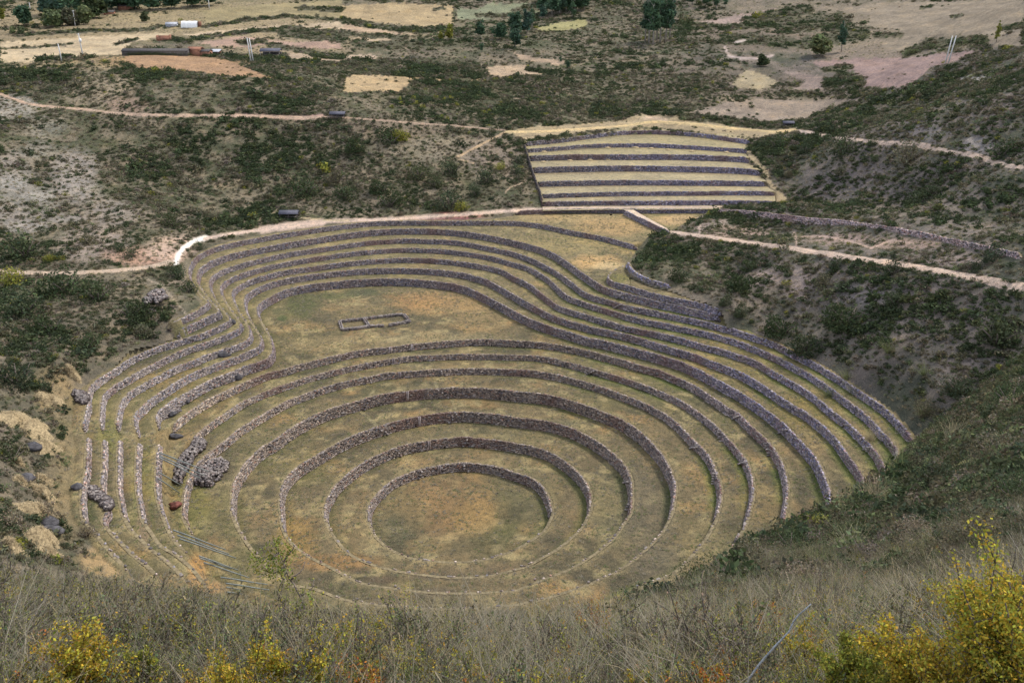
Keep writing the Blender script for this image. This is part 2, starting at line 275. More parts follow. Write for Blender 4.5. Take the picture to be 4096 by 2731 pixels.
def segdist(px,py,line):
    best=np.full(len(px),1e9)
    for (x0,y0),(x1,y1) in zip(line[:-1,:2],line[1:,:2]):
        dx,dy=x1-x0,y1-y0;L=dx*dx+dy*dy+1e-9
        t=np.clip(((px-x0)*dx+(py-y0)*dy)/L,0,1)
        best=np.minimum(best,np.hypot(px-x0-t*dx,py-y0-t*dy))
    return best
OUTC=resample(OUTP,5.0,True); OUTC=np.vstack([OUTC,OUTC[:1]])
def terrain(x,y):
    x=np.asarray(x,float);y=np.asarray(y,float)
    f=t_far(x,y); d=np.hypot(x,y)
    calm=np.ones(len(x))
    m=(d>100)&(d<460)
    if m.any():
        dd=np.minimum(segdist(x[m],y[m],OUTC),segdist(x[m],y[m],np.vstack([RQ,RQ[:1]])))
        calm[m]=np.clip((dd-1)/8,0,1)
    f=f+relief(x,y)*calm
    q=inpoly(x,y,RQ); f=np.where(q,f-1.6,f)
    g=t_near(x,y)+(fbm(x,y,2.2,3,5)-0.5)*0.25*np.clip(d/10,0.2,1)
    g=np.where(d>260,-1e3,g)
    return np.maximum(f,g)
def ground(x,y):
    x=np.atleast_1d(np.asarray(x,float));y=np.atleast_1d(np.asarray(y,float))
    z=terrain(x,y); i=inpoly(x,y,OUTP)
    if i.any(): z[i]=levels(x[i],y[i])
    q=inpoly(x,y,RQ)
    if q.any():
        zq=np.full(q.sum(),RZ[0]); xs=x[q];ys=y[q]
        for k in range(1,8):
            yy=np.interp(xs,RW[k][:,0],RW[k][:,1]); zq=np.where(ys>yy,RZ[k],zq)
        z[q]=zq
    return z
_pick={}
def pick(X,Y,lo=3,hi=1400):
    """first ground hit of the sight line through photo point (X,Y in 2352-wide units)"""
    key=(X,Y)
    if key in _pick: return _pick[key]
    dx,dy,dz=ray(X*K,Y*K); h=math.hypot(dx,dy)
    d=np.geomspace(lo,hi,900); x=d*dx/h;y=d*dy/h;z=HC+d*dz/h
    g=ground(x,y)-z; i=int(np.argmax(g>0)) if (g>0).any() else len(d)-1
    i=max(i,1); d2=np.linspace(d[i-1],d[i],40); x=d2*dx/h;y=d2*dy/h;z=HC+d2*dz/h
    gg=ground(x,y); j=int(np.argmax(gg-z>0)) if (gg-z>0).any() else 39
    _pick[key]=Vector((x[j],y[j],gg[j])); return _pick[key]
# ------------------------------------------------------------------ object helpers
def tag(o,label=None,cat=None,group=None,kind=None):
    if label: o['label']=label
    if cat: o['category']=cat
    if group: o['group']=group
    if kind: o['kind']=kind
    return o
def mesh_np(name,verts,faces,mat=None,attrs=None,smooth=False,nv=4):
    verts=np.asarray(verts,np.float32); faces=np.asarray(faces,np.int32)
    me=bpy.data.meshes.new(name); me.vertices.add(len(verts)); me.vertices.foreach_set('co',verts.ravel())
    nv=faces.shape[1]; nf=len(faces)
    me.loops.add(nf*nv); me.loops.foreach_set('vertex_index',faces.ravel())
    me.polygons.add(nf); me.polygons.foreach_set('loop_start',np.arange(nf,dtype=np.int32)*nv)
    me.polygons.foreach_set('loop_total',np.full(nf,nv,np.int32))
    if smooth: me.polygons.foreach_set('use_smooth',np.ones(nf,bool))
    me.update(calc_edges=True)
    for k,v in (attrs or {}).items():
        v=np.asarray(v,np.float32)
        if v.ndim==2:
            if v.shape[1]==3: v=np.c_[v,np.ones(len(v))]
            a=me.color_attributes.new(k,'FLOAT_COLOR','POINT'); a.data.foreach_set('color',v.astype(np.float32).ravel())
        else:
            a=me.attributes.new(k,'FLOAT','POINT'); a.data.foreach_set('value',v)
    if mat: 
        for m in (mat if isinstance(mat,(list,tuple)) else [mat]): me.materials.append(m)
    return me
def link(name,me,parent=None,loc=None):
    o=bpy.data.objects.new(name,me); COL.objects.link(o)
    if parent is not None: o.parent=parent
    if loc is not None: o.location=loc
    return o
def empty(name,loc=(0,0,0),rz=0):
    o=bpy.data.objects.new(name,None); COL.objects.link(o); o.location=loc; o.rotation_euler=(0,0,rz); o.empty_display_size=.2; return o
def copy_tree(o,parent=None):
    c=o.copy(); COL.objects.link(c)
    if parent is not None: c.parent=parent
    for ch in [q for q in o.children]: copy_tree(ch,c)
    return c
class MB:
    def __init__(s): s.v=[];s.f=[];s.c=[];s.n=0
    def add(s,v,f,col=None):
        v=np.asarray(v,float); s.v.append(v); s.f.append(np.asarray(f,int)+s.n); s.n+=len(v)
        s.c.append(np.tile(np.asarray(col if col is not None else (1,1,1),float),(len(v),1)))
    def box(s,c,size,R=None,col=None,taper=1.0):
        q=np.array([(-1,-1,-1),(1,-1,-1),(1,1,-1),(-1,1,-1),(-1,-1,1),(1,-1,1),(1,1,1),(-1,1,1)],float)*0.5
        q[4:,:2]*=taper
        q=q*np.asarray(size)
        if R is not None: q=q@np.asarray(R).T
        s.add(q+np.asarray(c),[(0,3,2,1),(4,5,6,7),(0,1,5,4),(1,2,6,5),(2,3,7,6),(3,0,4,7)],col)
    def tube(s,pts,rad,n=6,col=None,cap=True):
        pts=np.asarray(pts,float); rad=np.broadcast_to(np.asarray(rad,float),(len(pts),))
        T=np.gradient(pts,axis=0); T/=np.linalg.norm(T,axis=1,keepdims=True)+1e-9
        up=np.array([0,0,1.0]) if abs(T[0,2])<0.9 else np.array([1.0,0,0])
        a=np.arange(n)/n*2*math.pi; V=[]
        for p,t,r in zip(pts,T,rad):
            x=np.cross(up,t); x/=np.linalg.norm(x)+1e-9; y=np.cross(t,x)
            V.append(p+r*(np.cos(a)[:,None]*x+np.sin(a)[:,None]*y))
        V=np.vstack(V); F=[]
        for i in range(len(pts)-1):
            for j in range(n): F.append((i*n+j,i*n+(j+1)%n,(i+1)*n+(j+1)%n,(i+1)*n+j))
        if cap and n==4: F.append((3,2,1,0)); b=(len(pts)-1)*n; F.append((b,b+1,b+2,b+3))
        if cap and n==6:
            b=(len(pts)-1)*n; F+=[(b,b+1,b+2,b+3),(b,b+3,b+4,b+5),(3,2,1,0),(5,4,3,0)]
        s.add(V,F,col)
    def mesh(s,name,mat,smooth=False): return mesh_np(name,np.vstack(s.v),np.vstack(s.f),mat,{'tint':np.vstack(s.c)},smooth)
    def build(s,name,mat,parent=None,loc=None,smooth=False): return link(name,s.mesh(name,mat,smooth),parent,loc)
def Rz(a): c,s=math.cos(a),math.sin(a); return np.array([(c,-s,0),(s,c,0),(0,0,1.0)])
# ------------------------------------------------------------------ materials
def nt(name):
    m=bpy.data.materials.new(name); m.use_nodes=True; n=m.node_tree.nodes; n.clear(); return m,n,m.node_tree.links
def N(n,t,**k):
    x=n.new(t)
    for a,b in k.items(): setattr(x,a,b)
    return x
def mixc(n,l,fac,a,b,mode='MIX'):
    x=n.new('ShaderNodeMixRGB'); x.blend_type=mode
    for i,v in ((0,fac),(1,a),(2,b)):
        if hasattr(v,'is_output') or hasattr(v,'links'): l.new(v,x.inputs[i])
        elif i==0: x.inputs[0].default_value=v
        else: x.inputs[i].default_value=(*v,1)
    return x.outputs[0]
def noise(n,l,scale,detail=4,rough=.6,vec=None,dist=0):
    x=n.new('ShaderNodeTexNoise'); x.inputs['Scale'].default_value=scale; x.inputs['Detail'].default_value=detail; x.inputs['Roughness'].default_value=rough
    x.inputs['Distortion'].default_value=dist
    if vec is not None: l.new(vec,x.inputs['Vector'])
    return x.outputs[0]
def ramp(n,l,src,stops):
    r=n.new('ShaderNodeValToRGB'); e=r.color_ramp.elements
    while len(e)<len(stops): e.new(0.5)
    for el,(p,c) in zip(e,stops): el.position=p; el.color=(*c,1) if len(c)==3 else c
    l.new(src,r.inputs[0]); return r.outputs[0]
def g3(v): return (v,v,v)
def ground_mat():
    m,n,l=nt('ground_cover'); geo=n.new('ShaderNodeNewGeometry'); pos=geo.outputs['Position']
    at=N(n,'ShaderNodeAttribute',attribute_name='col').outputs['Color']
    gr=N(n,'ShaderNodeAttribute',attribute_name='grain').outputs['Fac']
    big=noise(n,l,0.11,5,.62,pos,0.4); mid=noise(n,l,0.7,5,.7,pos,0.6); fine=noise(n,l,4.5,4,.75,pos); vf=noise(n,l,19,3,.8,pos)
    c=mixc(n,l,1.0,at,ramp(n,l,big,[(.3,(.80,.80,.82)),(.5,(1,1,1)),(.72,(1.16,1.1,1.0))]),'MULTIPLY')
    c=mixc(n,l,1.0,c,ramp(n,l,mid,[(.28,(.50,.53,.51)),(.46,(.92,.94,.91)),(.7,(1.34,1.27,1.16))]),'MULTIPLY')
    c=mixc(n,l,0.9,c,ramp(n,l,fine,[(.3,(.32,.33,.32)),(.5,(.97,.97,.97)),(.72,(1.65,1.58,1.46))]),'MULTIPLY')
    c=mixc(n,l,0.65,c,ramp(n,l,vf,[(.3,(.5,.5,.5)),(.5,(1,1,1)),(.72,(1.6,1.55,1.45))]),'MULTIPLY')
    b=n.new('ShaderNodeBsdfPrincipled'); l.new(c,b.inputs['Base Color']); b.inputs['Roughness'].default_value=.95; b.inputs['Specular IOR Level'].default_value=.08
    ad=n.new('ShaderNodeMath'); ad.operation='MULTIPLY_ADD'; l.new(fine,ad.inputs[0]); ad.inputs[1].default_value=.6; l.new(mid,ad.inputs[2])
    bu=n.new('ShaderNodeBump'); bu.inputs['Distance'].default_value=.35; bu.inputs['Strength'].default_value=.9; l.new(ad.outputs[0],bu.inputs['Height']); l.new(bu.outputs[0],b.inputs['Normal'])
    o=n.new('ShaderNodeOutputMaterial'); l.new(b.outputs[0],o.inputs[0]); return m
def tint_mat(name,base,var=.25,scale=3.0,rough=.9,attr='tint',rand=0.0,bump=.03,stops=None,bscale=None):
    """base colour x per-vertex colour x noise (x a per-object random step)"""
    m,n,l=nt(name); tc=n.new('ShaderNodeTexCoord').outputs['Object']
    at=N(n,'ShaderNodeAttribute',attribute_name=attr).outputs['Color']
    c=mixc(n,l,1.0,at,base,'MULTIPLY')
    ns=noise(n,l,scale,5,.65,tc)
    c=mixc(n,l,1.0,c,ramp(n,l,ns,[(.3,g3(1-var*1.6)),(.5,g3(1.0)),(.7,g3(1+var*1.6))]),'MULTIPLY')
    if stops:
        oi=n.new('ShaderNodeObjectInfo').outputs['Random']; c=mixc(n,l,1.0,c,ramp(n,l,oi,stops),'MULTIPLY')
    b=n.new('ShaderNodeBsdfPrincipled'); l.new(c,b.inputs['Base Color']); b.inputs['Roughness'].default_value=rough; b.inputs['Specular IOR Level'].default_value=.15
    if bump:
        bu=n.new('ShaderNodeBump'); bu.inputs['Distance'].default_value=bump; l.new(noise(n,l,bscale or scale*3,4,.7,tc),bu.inputs['Height']); l.new(bu.outputs[0],b.inputs['Normal'])
    o=n.new('ShaderNodeOutputMaterial'); l.new(b.outputs[0],o.inputs[0]); return m
def leaf_mat(name,cols,rand=.5,trans=.25,mix=0.0):
    """colour picked per plant (object random) and shifted per leaf (attribute tint)"""
    m,n,l=nt(name); oi=n.new('ShaderNodeObjectInfo').outputs['Random']
    at=N(n,'ShaderNodeAttribute',attribute_name='tint').outputs['Color']
    if mix>0:
        isl=n.new('ShaderNodeNewGeometry').outputs['Random Per Island']; a1=n.new('ShaderNodeMath'); a1.operation='MULTIPLY'; l.new(isl,a1.inputs[0]); a1.inputs[1].default_value=mix
        a2=n.new('ShaderNodeMath'); a2.operation='MULTIPLY_ADD'; l.new(oi,a2.inputs[0]); a2.inputs[1].default_value=1-mix; l.new(a1.outputs[0],a2.inputs[2]); oi=a2.outputs[0]
    c=mixc(n,l,1.0,ramp(n,l,oi,[(i/(max(1,len(cols)-1)),x) for i,x in enumerate(cols)]),at,'MULTIPLY')
    d=n.new('ShaderNodeBsdfDiffuse'); l.new(c,d.inputs[0]); t=n.new('ShaderNodeBsdfTranslucent'); l.new(c,t.inputs[0])
    mx=n.new('ShaderNodeMixShader'); mx.inputs[0].default_value=trans; l.new(d.outputs[0],mx.inputs[1]); l.new(t.outputs[0],mx.inputs[2])
    o=n.new('ShaderNodeOutputMaterial'); l.new(mx.outputs[0],o.inputs[0]); return m
M={}
M['ground']=ground_mat()
SST=[(0,(.55,.53,.53)),(.25,(.8,.76,.76)),(.5,(1.0,.94,.88)),(.72,(1.2,1.12,1.02)),(.9,(1.5,1.45,1.38)),(1,(1.1,.85,.75))]
M['stone']=tint_mat('dry_stone',(1,1,1),.35,2.2,.92,'tint',0,.05,None,9)
M['stonepart']=tint_mat('loose_stone',(.245,.225,.22),.3,2.2,.92,'tint',0,.04,SST,6)
M['earth']=tint_mat('wall_core_earth',(.085,.07,.065),.4,3,.95)
M['rock']=tint_mat('dark_rock',(.10,.095,.10),.45,1.5,.9,'tint',0,.15,None,4)
M['redrock']=tint_mat('red_rock',(.19,.075,.06),.5,1.5,.9,'tint',0,.12,None,4)
M['wood']=tint_mat('weathered_pole',(.21,.23,.215),.25,4,.8)
M['bark']=tint_mat('pale_bark',(.34,.30,.26),.35,2,.9)
M['saplingbark']=tint_mat('lichen_bark',(.20,.165,.14),.5,9,.9)
M['twig']=tint_mat('grey_twig',(.14,.115,.10),.3,8,.9)
M['thatch']=tint_mat('old_thatch',(.11,.10,.095),.35,3,.95,'tint',0,.1)
M['adobe']=tint_mat('adobe_brick',(.30,.15,.10),.3,2,.95)
M['metal']=tint_mat('sheet_roof',(.42,.43,.46),.15,1,.5)
M['white']=tint_mat('white_sheet',(.85,.85,.82),.08,1,.6)
M['slate']=tint_mat('grey_roof',(.11,.11,.135),.2,2,.8)
M['straw']=tint_mat('straw',(.40,.31,.18),.4,2.5,.95,'tint',0,.2,None,5)
M['concrete']=tint_mat('concrete_pole',(.62,.61,.58),.1,1,.8)
M['dark']=tint_mat('dark_metal',(.02,.02,.02),.1,1,.6)
M['leaf_dark']=leaf_mat('leaf_dark',[(.062,.088,.045),(.080,.105,.054),(.068,.088,.056),(.10,.115,.055)])
M['leaf_scrub']=leaf_mat('leaf_scrub',[(.110,.120,.070),(.145,.140,.085),(.165,.148,.10),(.12,.122,.08),(.18,.158,.112),(.135,.15,.088)])
M['leaf_dry']=leaf_mat('leaf_dry',[(.20,.165,.125),(.24,.205,.15),(.165,.138,.118),(.22,.19,.165)])
M['leaf_pale']=leaf_mat('leaf_pale',[(.135,.175,.09),(.19,.22,.11),(.115,.15,.09),(.23,.23,.12)])
M['leaf_bright']=leaf_mat('leaf_bright',[(.11,.15,.045),(.17,.20,.05),(.24,.25,.06),(.30,.28,.06),(.13,.17,.05)],mix=.6)
M['leaf_yellow']=leaf_mat('leaf_yellow',[(.17,.20,.05),(.28,.29,.06),(.38,.34,.06),(.46,.35,.05),(.40,.24,.05),(.22,.24,.06)],mix=.75)
M['leaf_orange']=leaf_mat('leaf_orange',[(.14,.16,.05),(.28,.26,.05),(.44,.28,.05),(.42,.17,.05),(.36,.11,.045),(.2,.19,.06)],mix=.8)
M['leaf_red']=leaf_mat('leaf_red',[(.5,.03,.015),(.45,.05,.02)])
M['leaf_euc']=leaf_mat('leaf_eucalyptus',[(.075,.13,.08),(.095,.155,.09),(.08,.135,.10)])
M['grass_tan']=leaf_mat('grass_tan',[(.34,.28,.18),(.42,.35,.22),(.26,.22,.15),(.32,.29,.19),(.22,.19,.12)],trans=.35)
M['grass_green']=leaf_mat('grass_green',[(.16,.19,.085),(.21,.23,.10),(.18,.21,.12),(.26,.26,.13)],trans=.35)
M['grass_grey']=leaf_mat('grass_grey',[(.27,.25,.20),(.38,.34,.27),(.20,.18,.145),(.30,.28,.20),(.42,.34,.23)],trans=.3)

# ------------------------------------------------------------------ what covers the ground: polygons and lines read off the photograph
FIELDS=[ # (pixel polygon, colour, label)
 (P('T1',(0,295),(600,252),(1190,225),(1160,250),(900,295),(870,325),(860,375),(500,395),(300,425),(0,440)),(.58,.46,.27)),
 (P('T1',(1250,240),(1750,188),(2351,150),(2351,205),(1900,205),(1650,222),(1380,262)),(.56,.44,.27)),
 (P('T1',(1430,180),(1400,70),(1700,40),(2100,15),(2351,0),(2351,125),(1900,105),(1600,150)),(.34,.28,.13)),
 (P('T1',(850,385),(1300,372),(1600,425),(1700,470),(1900,545),(1600,525),(1250,490),(930,470),(870,420)),(.42,.26,.13)),
 (P('T1',(1350,300),(1650,250),(2000,290),(2351,280),(2351,335),(2000,330),(1830,305),(1700,330),(1500,320)),(.43,.29,.20)),
 (P('T1',(1950,372),(2100,368),(2351,390),(2351,425),(2010,405)),(.50,.38,.24)),
 (P('T2',(0,40),(400,20),(770,42),(780,90),(760,180),(560,185),(330,165),(0,125)),(.45,.34,.17)),
 (P('T2',(0,165),(200,195),(500,240),(300,232),(0,205)),(.47,.34,.21)),
 (P('T2',(100,258),(250,255),(420,292),(250,300),(60,292)),(.50,.38,.23)),
 (P('T2',(800,60),(930,70),(1000,30),(1350,15),(1385,100),(1100,115),(950,140),(800,135)),(.24,.26,.14)),
 (P('T2',(1345,195),(1520,150),(1690,130),(1690,190),(1500,215),(1350,222)),(.36,.33,.13)),
 (P('T2',(1010,462),(1100,450),(1280,450),(1400,512),(1250,520),(1110,530),(1015,522)),(.48,.36,.22)),
 (P('T2',(20,560),(60,520),(250,518),(600,542),(990,550),(985,560),(600,556),(470,560),(400,635),(0,632)),(.52,.38,.19)),
 (P('T2',(0,388),(200,372),(310,410),(100,422),(0,418)),(.50,.38,.25)),
 (P('T2',(1190,372),(1550,428),(1500,444),(1240,412)),(.45,.33,.21)),
 (P('T3',(330,590),(400,510),(480,488),(660,560),(620,605),(500,620)),(.40,.33,.19)),
 (P('T3',(20,780),(350,700),(560,680),(800,690),(1240,680),(1000,740),(900,775),(850,830),(450,832),(200,790)),(.34,.27,.19)),
 (P('T3',(880,425),(1300,400),(1540,400),(1780,370),(2060,340),(1900,420),(1700,470),(1600,570),(1480,612),(1240,605),(1280,550),(1180,485),(950,465)),(.33,.23,.19)),
 (P('T3',(960,60),(1400,20),(2351,0),(2351,320),(2110,325),(2100,255),(1900,240),(1650,265),(1530,360),(1350,330),(1515,240),(1500,205),(1270,195),(1290,110)),(.30,.245,.16)),
 (P('T3',(130,152),(650,58),(640,90),(480,140),(350,192),(230,188)),(.36,.27,.21)),
 (P('T3',(650,480),(930,520),(1000,560),(980,620),(760,620),(860,560)),(.30,.23,.18)),
 (P('T2',(1130,905),(1330,870),(1600,858),(1900,830),(2050,785),(2351,800),'T3',(0,790),(100,830),(400,880),(640,890),(800,880),(800,905),(640,925),(480,950),(300,940),(0,900),'T2',(2100,875),(1700,900),(1260,965)),(.42,.33,.18)),
 (P('T3',(430,1010),(520,1080),(610,1190),(600,1230),(640,1290),(760,1390),(600,1400),(480,1420),(600,1330),(560,1180),(450,1090)),(.42,.33,.18)),
]
HEDGES=[(P('T1',(100,245),(620,212),(1000,208),(1100,182),(1300,178)),7),(P('T1',(0,338),(300,322),(500,300)),4),(P('T1',(1330,262),(1480,248),(1750,212),(1900,208)),8),(P('T1',(1950,215),(2351,255)),24),(P('T1',(1400,186),(1700,140),(2000,112),(2351,140)),6),
 (P('T1',(2060,55),(2351,68)),9),(P('T1',(1850,312),(2000,335),(2200,375),(2351,388)),11),(P('T1',(1170,262),(1300,292)),10),(P('T1',(870,352),(1290,360)),7),(P('T1',(1650,290),(1830,290)),10),(P('T1',(950,270),(800,305)),5),(P('T1',(280,410),(480,395)),6),
 (P('T2',(0,140),(300,190),(560,215),(750,188)),11),(P('T2',(0,222),(120,245),(440,262)),9),(P('T2',(90,300),(300,312),(700,290),(950,300)),14),(P('T2',(930,112),(1350,104)),7),(P('T2',(1200,80),(1400,30)),16),(P('T2',(640,70),(700,55)),6),(P('T2',(770,50),(775,150)),5),
 (P('T2',(100,440),(400,450),(900,440)),22),(P('T2',(500,575),(1000,585)),14),(P('T2',(1280,470),(1450,500)),10),(P('T3',(0,170),(300,190),(620,180)),12),(P('T3',(450,150),(700,100),(860,70)),22),(P('T3',(700,180),(950,150),(1100,150)),34),(P('T3',(300,260),(800,300),(1250,240)),22),(P('T3',(1150,205),(1290,195)),8),(P('T3',(1330,240),(1500,245)),12),
 (P('T3',(1540,370),(1700,300),(2050,275)),16),(P('T3',(1000,590),(1110,520),(1220,570)),20),(P('T3',(980,480),(1160,460)),10),(P('T3',(2200,190),(2351,180)),12),(P('T3',(0,800),(300,830),(640,880)),14),(P('T3',(1850,120),(1930,105)),5),(P('T3',(1650,60),(1720,45)),4),(P('T3',(1180,35),(1220,32)),5),(P('T3',(650,640),(900,650),(1000,660)),9)]
PATHS=[ # (pixel line, half width in photo px, colour)
 (P('D',(0,624),(120,628),(230,624),(300,618),(350,612),(395,600)),6,(.50,.39,.31)),
 (P('D',(404,606),(410,585),(420,570),(450,552),(475,546)),9,(.82,.76,.72)),
 (P('D',(470,548),(560,533),(640,521),(700,513),(760,508),(850,505),(950,500),(1050,493),(1120,488),(1170,484),(1240,481),(1330,479),(1430,480),(1560,481),(1640,483)),6.5,(.56,.43,.36)),
 (P('D',(600,528),(680,517),(740,511)),13,(.52,.40,.34)),
 (P('D',(0,216),(60,238),(120,246),(180,250),(260,260),(330,264),(480,266),(620,268),(700,271),(775,268)),3.5,(.45,.33,.26)),
 (P('D',(540,266),(620,268),(700,271),(740,266)),6,(.44,.29,.25)),
 (P('D',(775,270),(850,275),(950,283),(1040,289),(1160,300)),2.2,(.38,.28,.22)),
 (P('D',(1160,303),(1230,303),(1330,297),(1430,290),(1500,280),(1600,286),(1700,297),(1780,303),(1830,298)),3.8,(.56,.43,.25)),
 (P('D',(1157,305),(1130,320),(1080,345),(1050,362)),2.5,(.42,.31,.21)),
 (P('D',(1050,365),(1090,375)),2,(.42,.31,.21)),
 (P('D',(1200,420),(1170,432),(1160,443)),2.5,(.42,.31,.23)),
 (P('D',(1480,272),(1500,270),(1530,276)),6,(.5,.38,.28)),
 (P('D',(640,483),(590,510),(550,530)),2.5,(.48,.38,.26)),
 (P('D',(690,500),(730,504),(800,507)),2.5,(.48,.38,.26)),
 (P('D',(1545,534),(1640,546),(1760,563),(1830,572),(1900,583),(2000,598),(2100,612),(2200,630),(2280,645),(2352,662)),6,(.56,.43,.36)),
 (P('D',(1608,545),(1606,520),(1612,512)),4,(.44,.34,.3)),
 (P('D',(1835,300),(1930,318),(2030,328),(2100,331),(2180,350),(2230,354),(2280,372),(2352,388)),4,(.46,.36,.31)),
 (P('D',(2230,352),(2240,335),(2228,320)),5,(.38,.33,.30)),
 (P('D',(1830,570),(1828,545),(1825,535)),4,(.42,.31,.27)),
 (P('D',(1840,545),(1890,542),(1960,556),(2000,570),(2050,552),(2100,560)),3.5,(.42,.31,.27)),
 (P('D',(1665,108),(1672,128),(1700,134),(1740,136),(1775,128)),4,(.42,.34,.32)),
 (P('D',(1690,98),(1712,93)),4,(.42,.36,.34)),
 (P('D',(335,640),(370,655),(400,690),(440,735)),3,(.34,.28,.22)),
]
# soft patches of other ground: centre and half size in 2352-wide photo units, colour, strength
BLOBS=[(150,60,260,60,(.30,.235,.15),.75),(500,40,300,50,(.31,.25,.155),.75),(650,90,200,50,(.32,.25,.165),.7),(200,135,220,20,(.33,.26,.165),.7),(900,60,150,50,(.26,.21,.14),.6),(2000,60,400,70,(.25,.205,.15),.65),(1800,230,200,30,(.27,.22,.16),.6),(2000,130,120,50,(.25,.2,.16),.5),(50,470,90,70,(.29,.265,.25),.6),(20,420,40,18,(.34,.32,.3),.7),(90,450,46,12,(.33,.31,.29),.7),(150,500,50,12,(.32,.29,.27),.6),(60,520,60,14,(.33,.30,.28),.7),(170,400,60,60,(.33,.29,.27),.7),(90,345,40,25,(.27,.25,.22),.6),(30,380,50,40,(.28,.25,.23),.7),(250,480,40,25,(.25,.22,.19),.6),(210,560,90,45,(.33,.27,.24),.8),(330,590,90,26,(.42,.27,.21),.9),(395,570,60,30,(.52,.38,.31),.8),
 (30,245,60,30,(.34,.31,.28),.8),(100,290,50,30,(.30,.28,.25),.5),(180,440,60,30,(.30,.27,.25),.6),(260,490,80,30,(.30,.26,.24),.5),
 (225,210,90,45,(.33,.27,.20),.7),(290,240,50,20,(.34,.24,.19),.7),(400,140,200,16,(.40,.25,.13),.7),(150,152,150,12,(.36,.28,.18),.5),
 (1000,340,160,30,(.26,.22,.17),.7),(1130,370,70,60,(.24,.195,.165),.6),(900,300,120,20,(.26,.20,.15),.5),(1050,496,60,9,(.30,.13,.12),.9),(1010,503,70,4,(.22,.12,.12),.9),
 (1620,510,50,18,(.33,.26,.24),.7),(1700,535,80,16,(.36,.26,.22),.7),(1750,640,45,25,(.36,.28,.26),.8),(1830,650,30,40,(.33,.26,.25),.6),(1990,680,60,25,(.33,.28,.28),.6),(1930,550,90,14,(.34,.25,.23),.7),(2080,560,90,14,(.36,.26,.23),.7),(2200,600,80,12,(.33,.26,.24),.7),
 (1950,420,120,50,(.20,.17,.17),.6),(2100,480,150,25,(.24,.20,.17),.5),(1780,440,60,30,(.22,.18,.16),.5),(2200,520,120,20,(.24,.20,.19),.5),
 (2230,180,50,8,(.38,.36,.34),.8),(2240,335,40,25,(.30,.27,.27),.7),(2120,300,60,30,(.25,.23,.24),.4),(1650,190,300,40,(.15,.12,.10),.5),(1740,80,160,40,(.15,.115,.10),.5),
 (130,900,50,60,(.30,.22,.12),.6),(160,1100,50,150,(.26,.20,.11),.6),(250,1290,70,40,(.42,.29,.15),.8),(330,1345,60,20,(.42,.29,.15),.8),(380,690,60,30,(.27,.22,.17),.6),(420,640,40,20,(.25,.20,.16),.5),
 (1700,900,60,60,(.22,.2,.15),.3),(1950,780,120,70,(.20,.18,.15),.4)]
TBLOBS=[(150,60,260,60,(.30,.235,.15),.75),(500,40,300,50,(.31,.25,.155),.75),(650,90,200,50,(.32,.25,.165),.7),(200,135,220,20,(.33,.26,.165),.7),(900,60,150,50,(.26,.21,.14),.6),(2000,60,400,70,(.25,.205,.15),.65),(1800,230,200,30,(.27,.22,.16),.6),(2000,130,120,50,(.25,.2,.16),.5),(1030,1160,120,75,(.26,.165,.085),.55),(1090,1190,60,40,(.30,.2,.09),.6),(920,1180,60,70,(.13,.12,.07),.5),(1200,1130,60,60,(.125,.115,.07),.6),(1170,1180,40,20,(.09,.08,.05),.6),(1030,1255,120,16,(.14,.12,.07),.5),
 (770,1290,110,20,(.30,.175,.08),.6),(870,1330,40,10,(.12,.09,.065),.7),(1010,1325,90,9,(.11,.09,.065),.8),(680,1240,50,50,(.33,.21,.08),.55),(820,1310,30,9,(.12,.09,.06),.7),(1000,1360,60,12,(.12,.1,.075),.7),
 (1110,1310,150,14,(.17,.13,.085),.5),(1480,1180,70,120,(.13,.115,.085),.6),(1400,1180,40,90,(.20,.18,.10),.4),(1510,1290,80,40,(.125,.11,.085),.6),(1230,970,120,10,(.12,.12,.08),.5),(1110,905,110,8,(.13,.12,.07),.4),(1150,1000,200,20,(.15,.14,.08),.4),
 (960,690,90,20,(.36,.21,.10),.6),(1050,700,90,30,(.33,.22,.11),.5),(1110,740,60,30,(.34,.24,.12),.4),(690,700,40,30,(.09,.10,.05),.8),(760,680,60,9,(.09,.105,.05),.7),(830,672,50,9,(.085,.095,.06),.8),(650,730,16,7,(.07,.10,.045),.7),(640,715,20,10,(.10,.105,.06),.6),(880,690,30,8,(.12,.12,.08),.5),
 (1000,780,200,18,(.30,.25,.15),.4),(720,790,90,20,(.34,.26,.14),.4),(1370,600,60,16,(.45,.30,.15),.9),(1400,610,40,10,(.5,.38,.22),.8),(1400,520,90,25,(.40,.27,.14),.7),(1290,500,90,14,(.38,.28,.15),.6),(1560,505,60,12,(.46,.32,.18),.8),(1450,570,60,14,(.36,.26,.12),.5),
 (1300,560,120,25,(.30,.24,.12),.5),(1420,640,30,12,(.18,.17,.06),.6),(250,1000,30,60,(.17,.17,.06),.6),(330,1120,30,120,(.17,.17,.06),.5),(440,1150,50,90,(.20,.19,.06),.5),(520,1180,50,60,(.17,.16,.07),.4),(560,1290,40,40,(.14,.14,.06),.4),
 (450,1310,25,40,(.40,.24,.11),.8),(480,1350,40,20,(.38,.24,.12),.8),(330,1200,16,60,(.22,.15,.12),.6),(400,880,90,40,(.26,.20,.08),.3),(290,950,60,14,(.28,.22,.11),.6),(395,1000,60,16,(.27,.19,.10),.5),
 (1680,840,140,60,(.27,.21,.085),.35),(1860,950,90,60,(.29,.22,.08),.4),(1750,1150,60,50,(.25,.18,.09),.5),(1850,1020,60,60,(.20,.15,.09),.4),(1620,1250,60,40,(.24,.2,.11),.4)]
